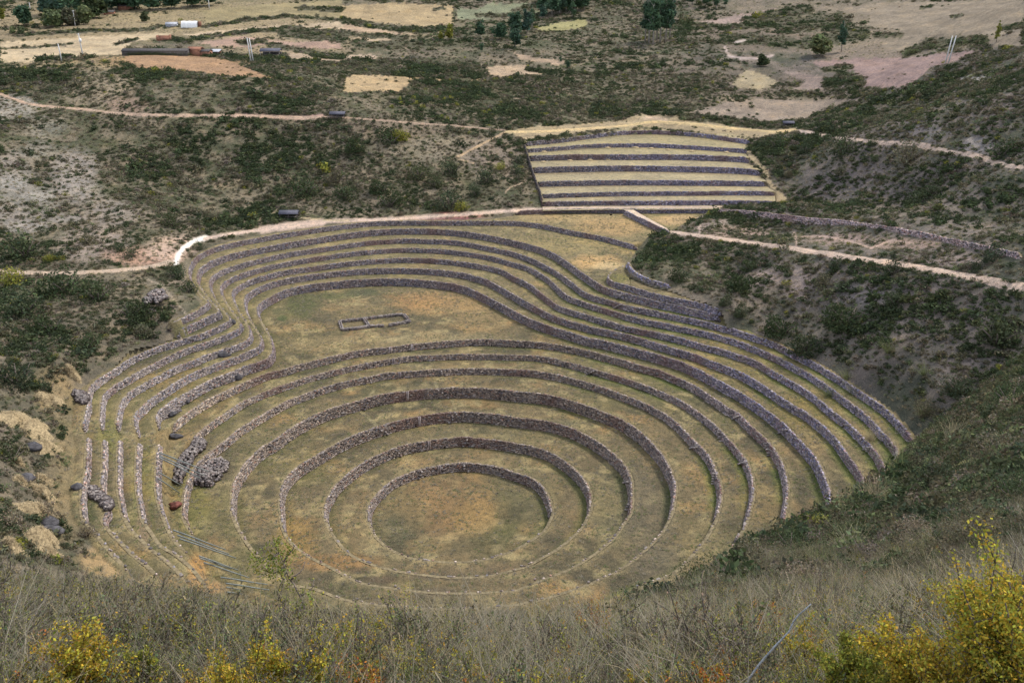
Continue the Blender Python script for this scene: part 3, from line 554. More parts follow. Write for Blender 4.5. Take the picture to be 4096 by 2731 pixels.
def paint(px,py,base,blobs,seed=0):
    c=base
    wx=(fbm(px,py,60,3,seed)-.5)*60; wy=(fbm(px,py,60,3,seed+9)-.5)*40
    for X,Y,rx,ry,col,s in blobs:
        X*=K;Y*=K;rx*=K;ry*=K
        m=(np.abs(px-X)<rx*2.2+40)&(np.abs(py-Y)<ry*2.2+30)
        if not m.any(): continue
        q=((px[m]+wx[m]*min(1,rx/60)-X)/rx)**2+((py[m]+wy[m]*min(1,ry/60)-Y)/ry)**2
        w=np.clip(1.35-q,0,1)*s; w=w*w*(3-2*w) if s>.99 else w
        c[m]=c[m]*(1-w[:,None])+np.array(col)*w[:,None]
    return c
def cover(x,y,z):
    """ground colour, shrub density factor and class (0 slope, 1+i field i, 1000 path) for hillside points"""
    px,py=proj(x,y,z); d=np.hypot(x,y)
    n1=fbm(x,y,14,4,21); n2=fbm(x,y,5,3,31); n3=fbm(x,y,60,2,41)
    a=np.array((.125,.110,.085)); b=np.array((.225,.185,.140)); e=np.array((.088,.092,.058))
    t=np.clip((n1-.35)/.3,0,1)[:,None]; c=e*(1-t)+a*t; t=np.clip((n2-.42)/.25,0,1)[:,None]*0.75; c=c*(1-t)+b*t
    # cooler, more purple soil on the right-hand slopes
    rt=np.clip((px-2500)/800,0,1)[:,None]; c=c*(1-rt)+c*np.array((.93,.94,1.14))*rt
    c=paint(px,py,c,BLOBS,50)
    dens=np.clip((n1-.30)/.18,0.22,1.0)*np.clip(.5+n3,0.35,1.2)
    pl=np.clip((300-py)/60,0,1)*np.clip((fbm(x,y*.55,40,3,301)-.50)*12,0,1); plat=((px<1650)&(py<245))|((px>2750)&(py<330)&(px+py*2.2<4500)); dens=dens*np.where(plat,np.clip((fbm(x,y*.5,34,3,311)-.44)*9,.05,1),1)
    for X,Y,rx,ry,col,s in BLOBS:
        if s<.45: continue
        q=((px/K-X)/rx)**2+((py/K-Y)/ry)**2; dens=np.where(q<1.0,dens*(1-.75*s),dens)
    dens=np.where((px>2900)&(py>1150)&(py<1900),np.maximum(dens,.7),dens); dens=np.where((px>1650)&(px<2900)&(py<470),np.maximum(dens,.42)*1.15,dens)
    cls=np.zeros(len(x),int)
    far=(d>120)
    wob=(fbm(px,py,26,3,61)-.5)*16; wob2=(fbm(px,py,26,3,71)-.5)*9
    wob=wob+(vnoise(px*.35,py*.35,5)-.5)*9; wob2=wob2+(vnoise(px*.35,py*.5,6)-.5)*7
    for i,(pg,col) in enumerate(FIELDS):
        m=far&inpoly(px+wob,py+wob2,pg)
        st=.62+.62*fbm(px[m],py[m]*6,46,4,80+i)
        c[m]=(np.array(col)*.78+.035)*[.97,.96,1.06]*st[:,None]; dens[m]*=.02; cls[m]=1+i
    for ln,hw in HEDGES:
        m=np.nonzero(far&(py<700))[0]; dd=segdist(px[m]+wob[m]*.5,py[m]+wob2[m]*.6,ln); k=m[dd<hw*(.5+1.1*n2[m])]; dens[k]=1.25; cls[k]=0; c[k]=np.array((.10,.095,.065))
    for ln,hw,col in PATHS:
        lo=ln.min(0)-20;hi=ln.max(0)+20; m=np.nonzero(far&(px>lo[0])&(px<hi[0])&(py>lo[1])&(py<hi[1]))[0]
        if len(m)==0: continue
        dd=segdist(px[m]+wob[m]*.2,py[m]+wob2[m]*.2,ln); w=np.clip((hw*1.5-dd)/(hw*.8),0,1)
        c[m]=c[m]*(1-w[:,None])+np.array(col)*(.9+.2*n2[m])[:,None]*w[:,None]; k=m[dd<hw*1.35+2]; dens[k]=0; cls[m[dd<hw*1.1]]=1000
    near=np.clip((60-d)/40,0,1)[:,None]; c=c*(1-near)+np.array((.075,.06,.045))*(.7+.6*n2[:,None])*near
    return c,dens,cls
# ------------------------------------------------------------------ the ground
th=np.r_[np.radians(np.linspace(-64,-36,24))[:-1],np.radians(np.linspace(-36,36,700)),np.radians(np.linspace(36,64,24))[1:]]
rr=np.r_[np.linspace(.3,2.4,6),np.geomspace(2.6,128,112),np.arange(129.1,462,1.15),np.geomspace(463,1750,200)]
TH,RR=np.meshgrid(th,rr); gx=(RR*np.sin(TH)).ravel(); gy=(RR*np.cos(TH)).ravel()
gz=terrain(gx,gy); nr,nc=TH.shape
i=np.arange(nr*nc).reshape(nr,nc); Q=np.stack([i[:-1,:-1],i[:-1,1:],i[1:,1:],i[1:,:-1]],-1).reshape(-1,4)
gin=inpoly(gx,gy,OUTP); keep=~gin[Q].all(1)
gcol,gden,gcls=cover(gx,gy,gz)
fc=gcls[Q]; fcl=np.where(fc[:,0]==fc[:,2],fc[:,0],0); 
V=np.c_[gx,gy,gz]
def submesh(name,mask):
    q=Q[mask]; u,inv=np.unique(q,return_inverse=True)
    return mesh_np(name,V[u],inv.reshape(-1,4),M['ground'],{'col':gcol[u]},True)
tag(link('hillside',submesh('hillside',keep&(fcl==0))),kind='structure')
for k in range(len(FIELDS)):
    m=keep&(fcl==1+k)
    if m.sum()>20: tag(link('field',submesh('field',m)),kind='structure')
tag(link('dirt_path',submesh('dirt_path',keep&(fcl==1000))),kind='structure')
# the trodden paths, draped over the ground
def path_ribbon(line,width,col,name='dirt_path'):
    pts=[pick(a/K,b/K,100,1400) for a,b in line]; w=np.array([(p.x,p.y) for p in pts]); keep_=[0]
    for i in range(1,len(w)):
        if np.hypot(*(w[i]-w[keep_[-1]]))<60: keep_.append(i)
    w=resample(w[keep_],.9); nn=normals(w,False); k=len(w); offs=np.linspace(-1,1,5); ww=width/2*(.85+.35*fbm(w[:,0],w[:,1],5,3,9))
    g=np.stack([w+nn*(o*ww)[:,None] for o in offs],1).reshape(-1,2); z=ground(g[:,0],g[:,1]); z=z.reshape(k,5)
    ker=np.ones(5)/5; zs=np.stack([np.convolve(np.pad(z[:,j],2,mode='edge'),ker,'valid') for j in range(5)],1); z=np.maximum(zs,z)+.13; z[:,[0,4]]-=.16
    i=np.arange(k*5).reshape(k,5); q=np.stack([i[:-1,:-1],i[:-1,1:],i[1:,1:],i[1:,:-1]],-1).reshape(-1,4)
    cc=np.tile(np.array(col),(k*5,1))*(.85+.3*fbm(g[:,0],g[:,1],3,3,19))[:,None]
    tag(link(name,mesh_np(name,np.c_[g,z.ravel()],q,M['ground'],{'col':cc},True)),kind='structure')
for pi,wd in [(0,2.4),(4,2.0),(6,1.2),(8,1.2),(14,2.6),(16,2.0),(7,2.2)]:
    ln=PATHS[pi][0]; l2=resample(ln,60.0); path_ribbon(l2,wd,np.array(PATHS[pi][2])*.95)
# terraced ground
OUT2=resample(OUTP,2.5,True); OUT2=OUT2+normals(OUT2)*(-2.6 if True else 0)
sg=0.42; lo=OUT2.min(0);hi=OUT2.max(0)
ax=np.arange(lo[0],hi[0],sg);ay=np.arange(lo[1],hi[1],sg); AX,AY=np.meshgrid(ax,ay); tx=AX.ravel();ty=AY.ravel()
ok=inpoly(tx,ty,OUT2)
tz=np.zeros(len(tx)); inn=inpoly(tx,ty,OUTP)
tz[inn]=levels(tx[inn],ty[inn])
mm=ok&~inn; tz[mm]=terrain(tx[mm],ty[mm])-0.02
tcol=np.zeros((len(tx),3)); oki=np.nonzero(ok)[0]
c2,_,tc_=cover(tx[mm],ty[mm],tz[mm]); tcol[mm]=c2
xi=tx[inn];yi=ty[inn];zi=tz[inn]; px,py=proj(xi,yi,zi)
lev=np.searchsorted(np.array(LV),zi-1e-3)
n1=fbm(xi,yi,11,4,101);n2=fbm(xi,yi,3.2,4,111);n3=fbm(xi,yi,26,3,121)
c=np.array((.172,.137,.083))*np.ones((len(xi),1))
def mixin(c,col,w): w=np.clip(w,0,1)[:,None]; return c*(1-w)+np.array(col)*w
c=mixin(c,(.105,.092,.062),(n1-.45)/.14*.75); c=mixin(c,(.14,.13,.066),(n3-.48)/.14*.4); c=mixin(c,(.27,.185,.095),(fbm(xi,yi,8,3,131)-.57)/.1*.4)
c=mixin(c,(.30,.245,.135),(n2-.53)/.12*.5)
c=mixin(c,(.30,.25,.145),np.clip((py*-1+1330)/350,0,1)*.45)      # paler, drier turf on the upper terraces
for k in range(1,15):
    b=np.nonzero(lev==k-1)[0]; dd=segdist(xi[b],yi[b],np.vstack([LP[k],LP[k][:1]]))
    side=np.clip((px[b]-1900)/700,0,1)
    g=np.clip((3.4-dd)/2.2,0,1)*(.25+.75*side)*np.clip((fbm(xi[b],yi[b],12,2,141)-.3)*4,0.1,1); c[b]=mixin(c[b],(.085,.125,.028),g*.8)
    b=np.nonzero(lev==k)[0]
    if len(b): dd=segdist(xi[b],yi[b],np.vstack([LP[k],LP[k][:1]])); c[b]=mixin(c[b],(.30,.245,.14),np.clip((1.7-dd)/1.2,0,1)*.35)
c=paint(px,py,c,TBLOBS,150)
far=py<1000; 
for ln,hw,col in PATHS:
    dd=segdist(px,py,ln); c=mixin(c,col,(hw*1.4-dd)/(hw*.8))
# trodden cross paths and dark base of the lower left terraces
for ln in [P('B2',(690,130),(790,185)),P('B2',(900,330),(830,410)),P('B2',(770,540),(930,680)),P('B2',(1540,230),(1570,295)),P('B2',(1720,430),(1770,545)),P('B2',(1830,740),(1890,810)),P('B1',(600,740),(800,800),(950,760),(1200,640))]:
    dd=segdist(px,py,ln); c=mixin(c,(.36,.31,.18),(9-dd)/9*.6)
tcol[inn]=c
tz[inn]+=(fbm(xi,yi,1.3,3,171)-.5)*.12
n_r,n_c=AX.shape; i=np.arange(n_r*n_c).reshape(n_r,n_c); Qt=np.stack([i[:-1,:-1],i[:-1,1:],i[1:,1:],i[1:,:-1]],-1).reshape(-1,4)
Qt=Qt[ok[Qt].all(1)]; u,inv=np.unique(Qt,return_inverse=True)
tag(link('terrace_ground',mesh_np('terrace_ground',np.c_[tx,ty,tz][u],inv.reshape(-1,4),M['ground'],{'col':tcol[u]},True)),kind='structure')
# ground of the rectangular terraces
def band(a,b,za,zb,nx=150,ny=9):
    a=resample(a[:,:2],1); b=resample(b[:,:2],1); s=np.linspace(0,1,nx)
    ia=np.stack([np.interp(s,np.linspace(0,1,len(a)),a[:,j]) for j in (0,1)],1); ib=np.stack([np.interp(s,np.linspace(0,1,len(b)),b[:,j]) for j in (0,1)],1)
    t=np.linspace(0,1,ny)[:,None,None]; g=ia[None]*(1-t)+ib[None]*t; g=g.reshape(-1,2)
    z=np.repeat(np.linspace(za,zb,ny),nx)+(fbm(g[:,0],g[:,1],2,3,5)-.5)*.12
    i=np.arange(nx*ny).reshape(ny,nx); q=np.stack([i[:-1,:-1],i[:-1,1:],i[1:,1:],i[1:,:-1]],-1).reshape(-1,4)
    return np.c_[g,z],q
vs=[];qs=[];cs=[];off=0
for k in range(0,8):
    back=RW[k+1][:,:2]+[0,0.3] if k<7 else RW[7][:,:2]+[0,7]
    front=RW[k][:,:2]+([0,0.02] if k else [0,.1])
    if k==0: front=RW[1][:,:2]+[0,-6.0]
    v,q=band(front,back,RZ[k],RZ[k]+(0.12 if k<7 else .6)); vs.append(v);qs.append(q+off);off+=len(v)
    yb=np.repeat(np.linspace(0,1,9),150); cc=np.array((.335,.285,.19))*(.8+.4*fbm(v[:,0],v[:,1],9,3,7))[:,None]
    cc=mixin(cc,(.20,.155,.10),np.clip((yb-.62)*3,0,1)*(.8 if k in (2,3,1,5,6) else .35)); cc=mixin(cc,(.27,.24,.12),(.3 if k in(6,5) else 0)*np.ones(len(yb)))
    if k==0: cc=mixin(cc,(.56,.43,.36),np.clip(1-np.abs(yb-.5)*3,0,1))
    cs.append(cc)
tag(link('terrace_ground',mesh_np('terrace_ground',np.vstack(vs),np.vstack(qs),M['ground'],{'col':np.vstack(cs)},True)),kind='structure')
# ------------------------------------------------------------------ dry-stone walls
CAMV=np.array([0,0,HC])
UNIT=np.array([(-1,-1,-1),(1,-1,-1),(1,1,-1),(-1,1,-1),(-1,-1,1),(1,-1,1),(1,1,1),(-1,1,1)],float)*.5
BQ=np.array([(0,3,2,1),(4,5,6,7),(0,1,5,4),(1,2,6,5),(2,3,7,6),(3,0,4,7)])
STM=[]
for s in range(10):
    r=np.random.default_rng(100+s); mb=MB()
    # chipped block: box with cut corners
    v=UNIT*(1+r.uniform(-.22,.12,(8,3)));  top=v[4:]*[.8,.8,1]+[0,0,.14]; mb.add(np.vstack([v,top]),np.vstack([BQ[[0,2,3,4,5]],[(8,9,10,11),(4,5,9,8),(5,6,10,9),(6,7,11,10),(7,4,8,11)]]))
    STM.append(mb.mesh('stone',M['stonepart']))
PAL=np.array([(.62,.60,.60),(.82,.78,.76),(1.0,.94,.86),(1.25,1.17,1.05),(1.6,1.53,1.42),(1.12,.80,.68),(.76,.82,.95),(.42,.40,.40)])
def stone_cloud(c,t,n,u,w,h,dp,col,rg):
    k=len(c); jit=1+rg.uniform(-.24,.14,(k,8,3)); q=UNIT[None]*jit
    V=c[:,None]+q[:,:,0,None]*(w[:,None,None]*t[:,None])+q[:,:,1,None]*(dp[:,None,None]*n[:,None])+q[:,:,2,None]*(h[:,None,None]*u[:,None])
    F=(BQ[None]+np.arange(k)[:,None,None]*8).reshape(-1,4)
    return V.reshape(-1,3),F,np.repeat(col,8,0)
def make_wall(name,label,cat,rim,drop,side=1,batter=.45,group=None,warm=0.0,blue=0.0,size=1.0,bright=1.0,nparts=300,minpart=.50,closed=False,lean_top=None,ruin=0.0,rimz=None,parts=None,seed=0,capw=.7,facing=True):
    """rim: Nx3 front edge of the wall head; drop: height (number or array)"""
    rg=np.random.default_rng(seed+5); rim=np.asarray(rim,float); p=resample(rim,.8,False)
    nn=normals(p,False)*side; nn=(np.vstack([nn[:1],nn,nn[-1:]])[:-2]+nn+np.vstack([nn[:1],nn,nn[-1:]])[2:]); nn/=np.linalg.norm(nn,axis=1,keepdims=True)
    L=np.r_[0,np.cumsum(np.linalg.norm(np.diff(p[:,:2],axis=0),axis=1))]
    dr=np.interp(np.linspace(0,1,len(p)),np.linspace(0,1,len(np.atleast_1d(drop))),np.atleast_1d(drop)) if np.ndim(drop) else np.full(len(p),float(drop))
    if not closed:
        tp=np.clip(np.minimum(L,L[-1]-L)/2.2,0,1); p[:,2]-=(1-tp)**1.5*dr*.85; dr=dr*(1-(1-tp)**1.5*.85)
    p3=p.copy(); p3[:,2]+= (fbm(p[:,0],p[:,1],3,2,seed)-.5)*.25
    bot=p3.copy(); bot[:,:2]+=nn*batter; bot[:,2]=p[:,2]-dr-.35
    back=p3.copy(); back[:,:2]-=nn*capw; bb=back.copy(); bb[:,2]-=dr+.35
    hN=len(p); 
    core=np.vstack([back+[0,0,.0],p3,bot,bb]); i=np.arange(hN-1)
    F=[]
    for a in range(3): F.append(np.stack([i+a*hN,i+1+a*hN,i+1+(a+1)*hN,i+(a+1)*hN],-1) if side>0 else np.stack([i+(a+1)*hN,i+1+(a+1)*hN,i+1+a*hN,i+a*hN],-1))
    F.append(np.array([(0,hN,2*hN,3*hN),(hN-1,2*hN-1,3*hN-1,4*hN-1)]))
    me=mesh_np(name,core,np.vstack(F),[M['earth'],M['turf']],{'tint':np.ones((4*hN,3))})
    mi=np.zeros(len(me.polygons),np.int32); mi[:hN-1]=1; me.polygons.foreach_set('material_index',mi)
    root=tag(link(name,me),label,cat,group,'thing')
    # courses
    C_=[];T_=[];N_=[];U_=[];Wd=[];Hh=[];Dp=[];Cl=[]
    tt=np.gradient(p[:,:2],axis=0); tt/=np.linalg.norm(tt,axis=1,keepdims=True)
    vis=((CAMV[:2]-p[:,:2])*nn).sum(1)/np.linalg.norm(p[:,:2],axis=1)
    hm=float(np.mean(dr)); k=max(2,int(round(hm/(.30*size)))); hs=rg.uniform(.8,1.25,k); hs=hs/hs.sum()
    f0=np.r_[0,np.cumsum(hs)]
    for ci in range(k+1):
        s=0.0
        w=np.clip(rg.lognormal(math.log(.40*size),.38,int(L[-1]/(.3*size))+8),.2*size,1.05*size)
        e=np.cumsum(w); m=e<L[-1]; w=w[m]; sm=e[m]-w/2
        if len(w)==0: continue
        ti=np.interp(sm,L,np.arange(hN)); ia=np.clip(ti.astype(int),0,hN-2); fr=(ti-ia)[:,None]
        P0=p3[ia]*(1-fr)+p3[ia+1]*fr; n0=nn[ia]*(1-fr)+nn[ia+1]*fr; t0=tt[ia]; dd=dr[ia]; vv=vis[ia]
        kp=np.ones(len(w),bool)
        if ci<k:
            fm=(f0[ci]+f0[ci+1])/2+rg.normal(0,.02,len(w)); h=dd*hs[ci]*rg.uniform(.85,1.2,len(w))
            pos=P0.copy(); pos[:,:2]+=n0*(batter*fm)[:,None]; pos[:,2]-=fm*dd
            kp&=(vv>-.12) if facing else True
            kp&=rg.random(len(w))>(.02+ruin*(.45 if ci<1 else .18)); off=rg.uniform(-.05,.05,len(w))
            dp=rg.uniform(.22,.34,len(w))
        else:
            pos=P0.copy(); pos[:,:2]-=n0*rg.uniform(-.02,.22,(len(w),1)); pos[:,2]+=rg.uniform(-.05,.08,len(w)); h=rg.uniform(.14,.26,len(w))*size; off=np.zeros(len(w)); dp=rg.uniform(.25,.45,len(w))
            kp&=rg.random(len(w))<np.where(vv>-.1,.8,.24)
        pos[:,:2]+=n0*off[:,None]
        n3=np.c_[n0,np.full(len(w),batter/np.maximum(dd,.5)*.6)]; n3/=np.linalg.norm(n3,axis=1,keepdims=True)
        t3=np.c_[t0,rg.normal(0,.08,len(w))]; u3=np.cross(t3,n3); u3/=np.linalg.norm(u3,axis=1,keepdims=True); u3*=np.sign(u3[:,2:3])
        pr=np.array([.16,.22,.2,.15,.07,.06,.08,.06]); pr[3]+=warm*.12; pr[4]+=warm*.1; pr[5]+=warm*.04; pr[6]+=blue*.25; pr[4]+=blue*.05; pr/=pr.sum()
        col=PAL[rg.choice(8,len(w),p=pr)]*rg.uniform(.8,1.2,(len(w),1))*np.array((.175*(1+.16*warm-.06*blue),.157*(1+.05*warm),.148*(1-.05*warm+.34*blue)))*bright
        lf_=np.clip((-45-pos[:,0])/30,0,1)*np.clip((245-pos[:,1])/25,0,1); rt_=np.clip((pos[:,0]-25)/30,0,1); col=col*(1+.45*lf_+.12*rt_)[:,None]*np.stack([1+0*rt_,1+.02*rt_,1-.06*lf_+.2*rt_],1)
        if ci==k: col=col*1.1
        redz=np.clip((fbm(pos[:,0],pos[:,1],9,2,77)-.6)*6,0,1)[:,None]*.6; col=col*(1-redz)+np.array((.20,.12,.10))*redz
        for A,B in ((C_,pos),(T_,t3),(N_,n3),(U_,u3),(Wd,w*.95),(Hh,h*.93),(Dp,dp),(Cl,col)): A.append(B[kp])
    C_,T_,N_,U_,Wd,Hh,Dp,Cl=[np.concatenate(a) for a in (C_,T_,N_,U_,Wd,Hh,Dp,Cl)]
    if parts is not None:
        for q in parts: q(root)
    # single stones: the ones that show largest
    dist=np.linalg.norm(C_-CAMV,axis=1); show=np.sqrt(Wd*Hh)/dist*FPX*np.where(Wd>minpart,1,.0)
    order=np.argsort(-show)[:nparts]; order=order[(show[order]>6.0)] if nparts else order[:0]
    msk=np.ones(len(C_),bool); msk[order]=False
    for j in order:
        o=bpy.data.objects.new('stone',STM[int(rg.integers(10))]); COL.objects.link(o); o.parent=root
        R=Matrix(np.stack([T_[j]/np.linalg.norm(T_[j]),N_[j],U_[j]],1).tolist()).to_4x4()
        o.matrix_local=Matrix.Translation(C_[j])@R@Matrix.Diagonal((Wd[j]*1.05,Dp[j]*1.15,Hh[j]*1.05,1))
    if msk.any():
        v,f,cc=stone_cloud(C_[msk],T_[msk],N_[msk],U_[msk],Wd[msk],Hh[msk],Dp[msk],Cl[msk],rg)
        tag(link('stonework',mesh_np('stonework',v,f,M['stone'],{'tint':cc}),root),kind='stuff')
    return root
M['turf']=tint_mat('wall_head_turf',(.21,.17,.10),.35,1.5,.95,'tint',0,.05)
def rim3(k,a,b):
    w=RINGS[k][a:b]; return np.c_[w,np.full(len(w),LV[k])]
LBL={1:'innermost ring wall around the lowest round grass floor, dark dry stone',2:'second dry-stone ring wall counted outward from the lowest round floor',3:'third dry-stone ring wall from the lowest floor, with pale step stones at its upper left',
4:'fourth dry-stone ring wall from the lowest floor, reddish stone at the back',5:'fifth dry-stone ring wall from the lowest floor, its left end running beside the stone heaps',
6:'sixth dry-stone ring wall from the lowest floor, next below the edge of the upper lawn',7:'seventh ring wall, holding up the near edge of the upper lawn',
8:'tall stone wall enclosing the lawn with the small ruin, running down the right side',9:'second wall above the lawn with the small ruin, following its curve on both sides',10:'third curved stone wall above the lawn with the small ruin',
11:'fourth curved stone wall above the lawn with the small ruin',12:'fifth curved stone wall above the lawn, outermost one that reaches down the right side',13:'sixth curved stone wall above the lawn, bordering the wide dry meadow on the right',14:'topmost curved stone wall with the pinkish dirt path on its head'}
LOW={8:'broken lower left stretch of wall the grey poles lean against',9:'low rubble wall, second from the right among the upright rows at lower left',10:'middle rubble wall of the five upright rows at the lower left',11:'low rubble wall, second from the outside at the lower left',12:'outermost rubble wall at the lower left beside the straw heaps'}
for k in range(1,15):
    for si,(a,b) in enumerate(SEG[k]):
        w=rim3(k,a,b)
        if k<=4: w=np.c_[RINGS[k],np.full(len(RINGS[k]),LV[k])]; w=np.vstack([w,w[:1]])
        CLO=k<=4
        lab=LBL[k] if si==0 else LOW[k]
        make_wall('terrace_wall',lab,'stone wall',w,HW[k-1],1,batter=.5 if k<8 else .45,group='dry-stone walls of the round terraces',warm=(.5 if k<=7 else .2)+(.5 if si else 0),blue=(0 if k<=7 else .35),
                  size=1.0 if si==0 else 1.1,ruin=.25 if si else (.03 if k<12 else .08),seed=k*10+si,bright=1.45 if not si else 1.6,nparts=300,closed=k<=4)
rl=['straight wall at the foot of the rectangular terraces, below the pale dirt path','lowest full wall of the rectangular terraces, just above the pale path','second wall up of the rectangular terraces','third wall up of the rectangular terraces','fourth wall up of the rectangular terraces, in the middle of the stack','fifth wall up of the rectangular terraces','sixth wall up of the rectangular terraces, below the top one','topmost bowed wall of the rectangular terraces']
for k in range(8):
    make_wall('terrace_wall',rl[k],'stone wall',RW[k],RH[k]-(.02),-1,batter=.2,group='walls of the rectangular terraces',warm=0,blue=.45,size=1.25,seed=300+k,bright=1.45,nparts=40,minpart=1.0,capw=.6)
VR=np.c_[VW,np.full(len(VW),PLATZ)]
make_wall('terrace_wall','low curved wall in front of the bare platform with the small sign','stone wall',VR,PLATZ-LV[13],-1,batter=.3,group='walls beside the right-hand hill',blue=.3,bright=1.5,seed=401,nparts=120)
XR=np.c_[XB,np.full(len(XB),PLATZ+1.7)]; xx=normals(XB,False); XR[:,:2]+=xx*.5
make_wall('retaining_wall','rough blue-grey wall at the back of the platform, holding up the bushy hill','stone wall',XR[:5],2.0,-1,batter=.35,group='walls beside the right-hand hill',blue=1.0,size=1.25,bright=1.9,seed=402,nparts=120)
make_wall('retaining_wall','long straight pinkish-grey wall crossing the right-hand slope above the footpath','stone wall',LWT,np.linspace(2.0,3.4,10),-1,batter=.9,warm=1.2,blue=.12,size=1.1,bright=1.75,seed=403,nparts=150,group='walls beside the right-hand hill')
# stepped side wall of the rectangular terraces
SW=np.array([(RW[k][0,0]+.1,RW[k][0,1]+.2,RZ[k]+.1) for k in range(7,0,-1)])
make_wall('side_wall','dark side wall running down the left end of the rectangular terraces','stone wall',SW,1.6,-1,batter=.3,blue=.2,size=1.1,bright=.7,seed=404,nparts=60,group='walls of the rectangular terraces',capw=.4)
# causeway between the dry meadows, with its path
ca=unproj(P('A3',(1165,0),(1400,115),(1660,236)),28.0); cb=unproj(P('A3',(1265,0),(1450,105),(1690,232)),28.0)
mb=MB(); nC=12
A=resample(ca,.8); B=resample(cb,.8); B=np.stack([np.interp(np.linspace(0,1,len(A)),np.linspace(0,1,len(B)),B[:,j]) for j in(0,1)],1)
vv=np.vstack([np.c_[A,np.full(len(A),28.03)],np.c_[B,np.full(len(A),28.03)],np.c_[B+[.4,0],np.full(len(A),26.0)]]); i=np.arange(len(A)-1); n_a=len(A)
tag(link('causeway_path',mesh_np('causeway_path',vv,np.vstack([np.stack([i,i+1,i+1+n_a,i+n_a],-1),np.stack([i+n_a,i+1+n_a,i+1+2*n_a,i+2*n_a],-1)]),M['ground'],{'col':np.vstack([np.tile((.58,.46,.38),(n_a,1)),np.tile((.58,.46,.38),(n_a,1)),np.tile((.3,.24,.14),(n_a,1))])},True)),kind='structure')
make_wall('terrace_wall','stone wall along the left side of the raised diagonal path between the two dry meadows','stone wall',np.c_[ca,np.full(3,28.05)],1.75,-1,batter=.25,blue=.3,bright=1.5,seed=405,nparts=60,group='walls beside the right-hand hill',capw=.3)
# step stones sticking out of the walls, and pale drain slabs
ringnp={k:resample(RINGS[k],.5,True) for k in RINGS}
walls={}
for o in COL.objects:
    if o.name.startswith('terrace_wall') and o.get('label') in LBL.values():
        walls[[k for k in LBL if LBL[k]==o['label']][0]]=o
STEPM=[]
for s in range(3):
    r=np.random.default_rng(s); mb=MB(); mb.add(UNIT*[.42,.95,.17]*(1+r.uniform(-.12,.12,(8,3))),BQ,(1,1,1)); STEPM.append(mb.mesh('step_stone',M['stonepart']))
def steps(k,tile,x0,y0,x1,y1,n=4):
    p0=unproj(P(tile,(x0,y0)),LV[k])[0]; p1=unproj(P(tile,(x1,y1)),LV[k-1])[0]; q=ringnp[k]
    nn=normals(q)
    a=int(np.argmin(np.hypot(*(q-p0).T))); b=int(np.argmin(np.hypot(*(q-p1).T)))
    if abs(a-b)>len(q)/2: b=a+6
    if a==b: b=a+4
    for j in range(n):
        f=(j+.5)/n; i=int(round(a+(b-a)*f))%len(q); bt=.5*f
        pos=q[i]+nn[i]*(bt+.32); o=link('step_stone',STEPM[j%3],walls[k]); o.location=(pos[0],pos[1],LV[k]-f*HW[k-1]); o.rotation_euler=(0,0,math.atan2(nn[i][1],nn[i][0])-math.pi/2+random.uniform(-.1,.1))
for a in [(3,'B2',932,700,1022,738),(3,'B2',1765,560,1675,618),(5,'B2',828,205,880,240,3),(4,'B2',860,412,790,510),(4,'B2',1560,315,1700,392),(5,'B2',1592,108,1640,140,3),(2,'B2',1122,942,1155,965,3),(2,'B2',1893,828,1820,878,3),(1,'B2',1836,1090,1888,1150,3),(1,'B2',1400,1155,1350,1220,3),
          (13,'A3',492,518,515,565),(12,'A3',402,602,375,620,3),(11,'A3',262,672,262,705,3),(10,'A3',125,755,95,790),(8,'A2',2180,965,2145,1022),(9,'A2',2345,885,2310,915,3),(13,'A3',1135,890,1165,945),(12,'A3',1115,990,1085,1020),(10,'A3',985,1175,955,1195),(6,'B3',845,110,790,155),(5,'B3',1965,900,1890,915),
          (5,'B3',2115,1180,2120,1300,5),(6,'B3',2120,738,2160,850,5),(3,'B3',1215,1270,1165,1285),(3,'B3',1215,1510,1195,1560),(7,'B3',2340,590,2270,620),(8,'B4',525,195,430,255),(6,'B4',65,545,15,572),(7,'B4',265,335,300,495,5),(10,'B4',1030,400,1050,440,3)]: steps(*a)
DRM=MB(); DRM.box((-.19,0,0),(.14,.16,1),col=(1.7,1.65,1.75)); DRM.box((.19,0,0),(.14,.16,1),col=(1.7,1.65,1.75)); DRM.box((0,-.03,0),(.2,.1,1),col=(.35,.33,.35)); drm=DRM.mesh('drain_channel',M['stonepart'])
for k,tile,x,y in [(6,'B2',1122,5),(5,'B2',1172,135),(4,'B2',1262,325),(2,'B2',1475,850),(1,'B2',1582,1102),(7,'B2',1375,-5),(7,'A2',1062,1430),(9,'A2',828,615),(3,'B2',1370,590)]:
    p0=unproj(P(tile,(x,y)),LV[k])[0]; q=ringnp[k]; i=int(np.argmin(np.hypot(*(q-p0).T))); n0=normals(q)[i]; h=HW[k-1]
    o=link('drain_channel',drm,walls.get(k)); o.location=(q[i][0]+n0[0]*(.25+.17),q[i][1]+n0[1]*(.25+.17),LV[k]-h/2+.05); o.rotation_euler=(math.atan2(.5,h)*0,0,math.atan2(n0[1],n0[0])-math.pi/2+math.pi); o.scale=(1,1.6,h+.1)
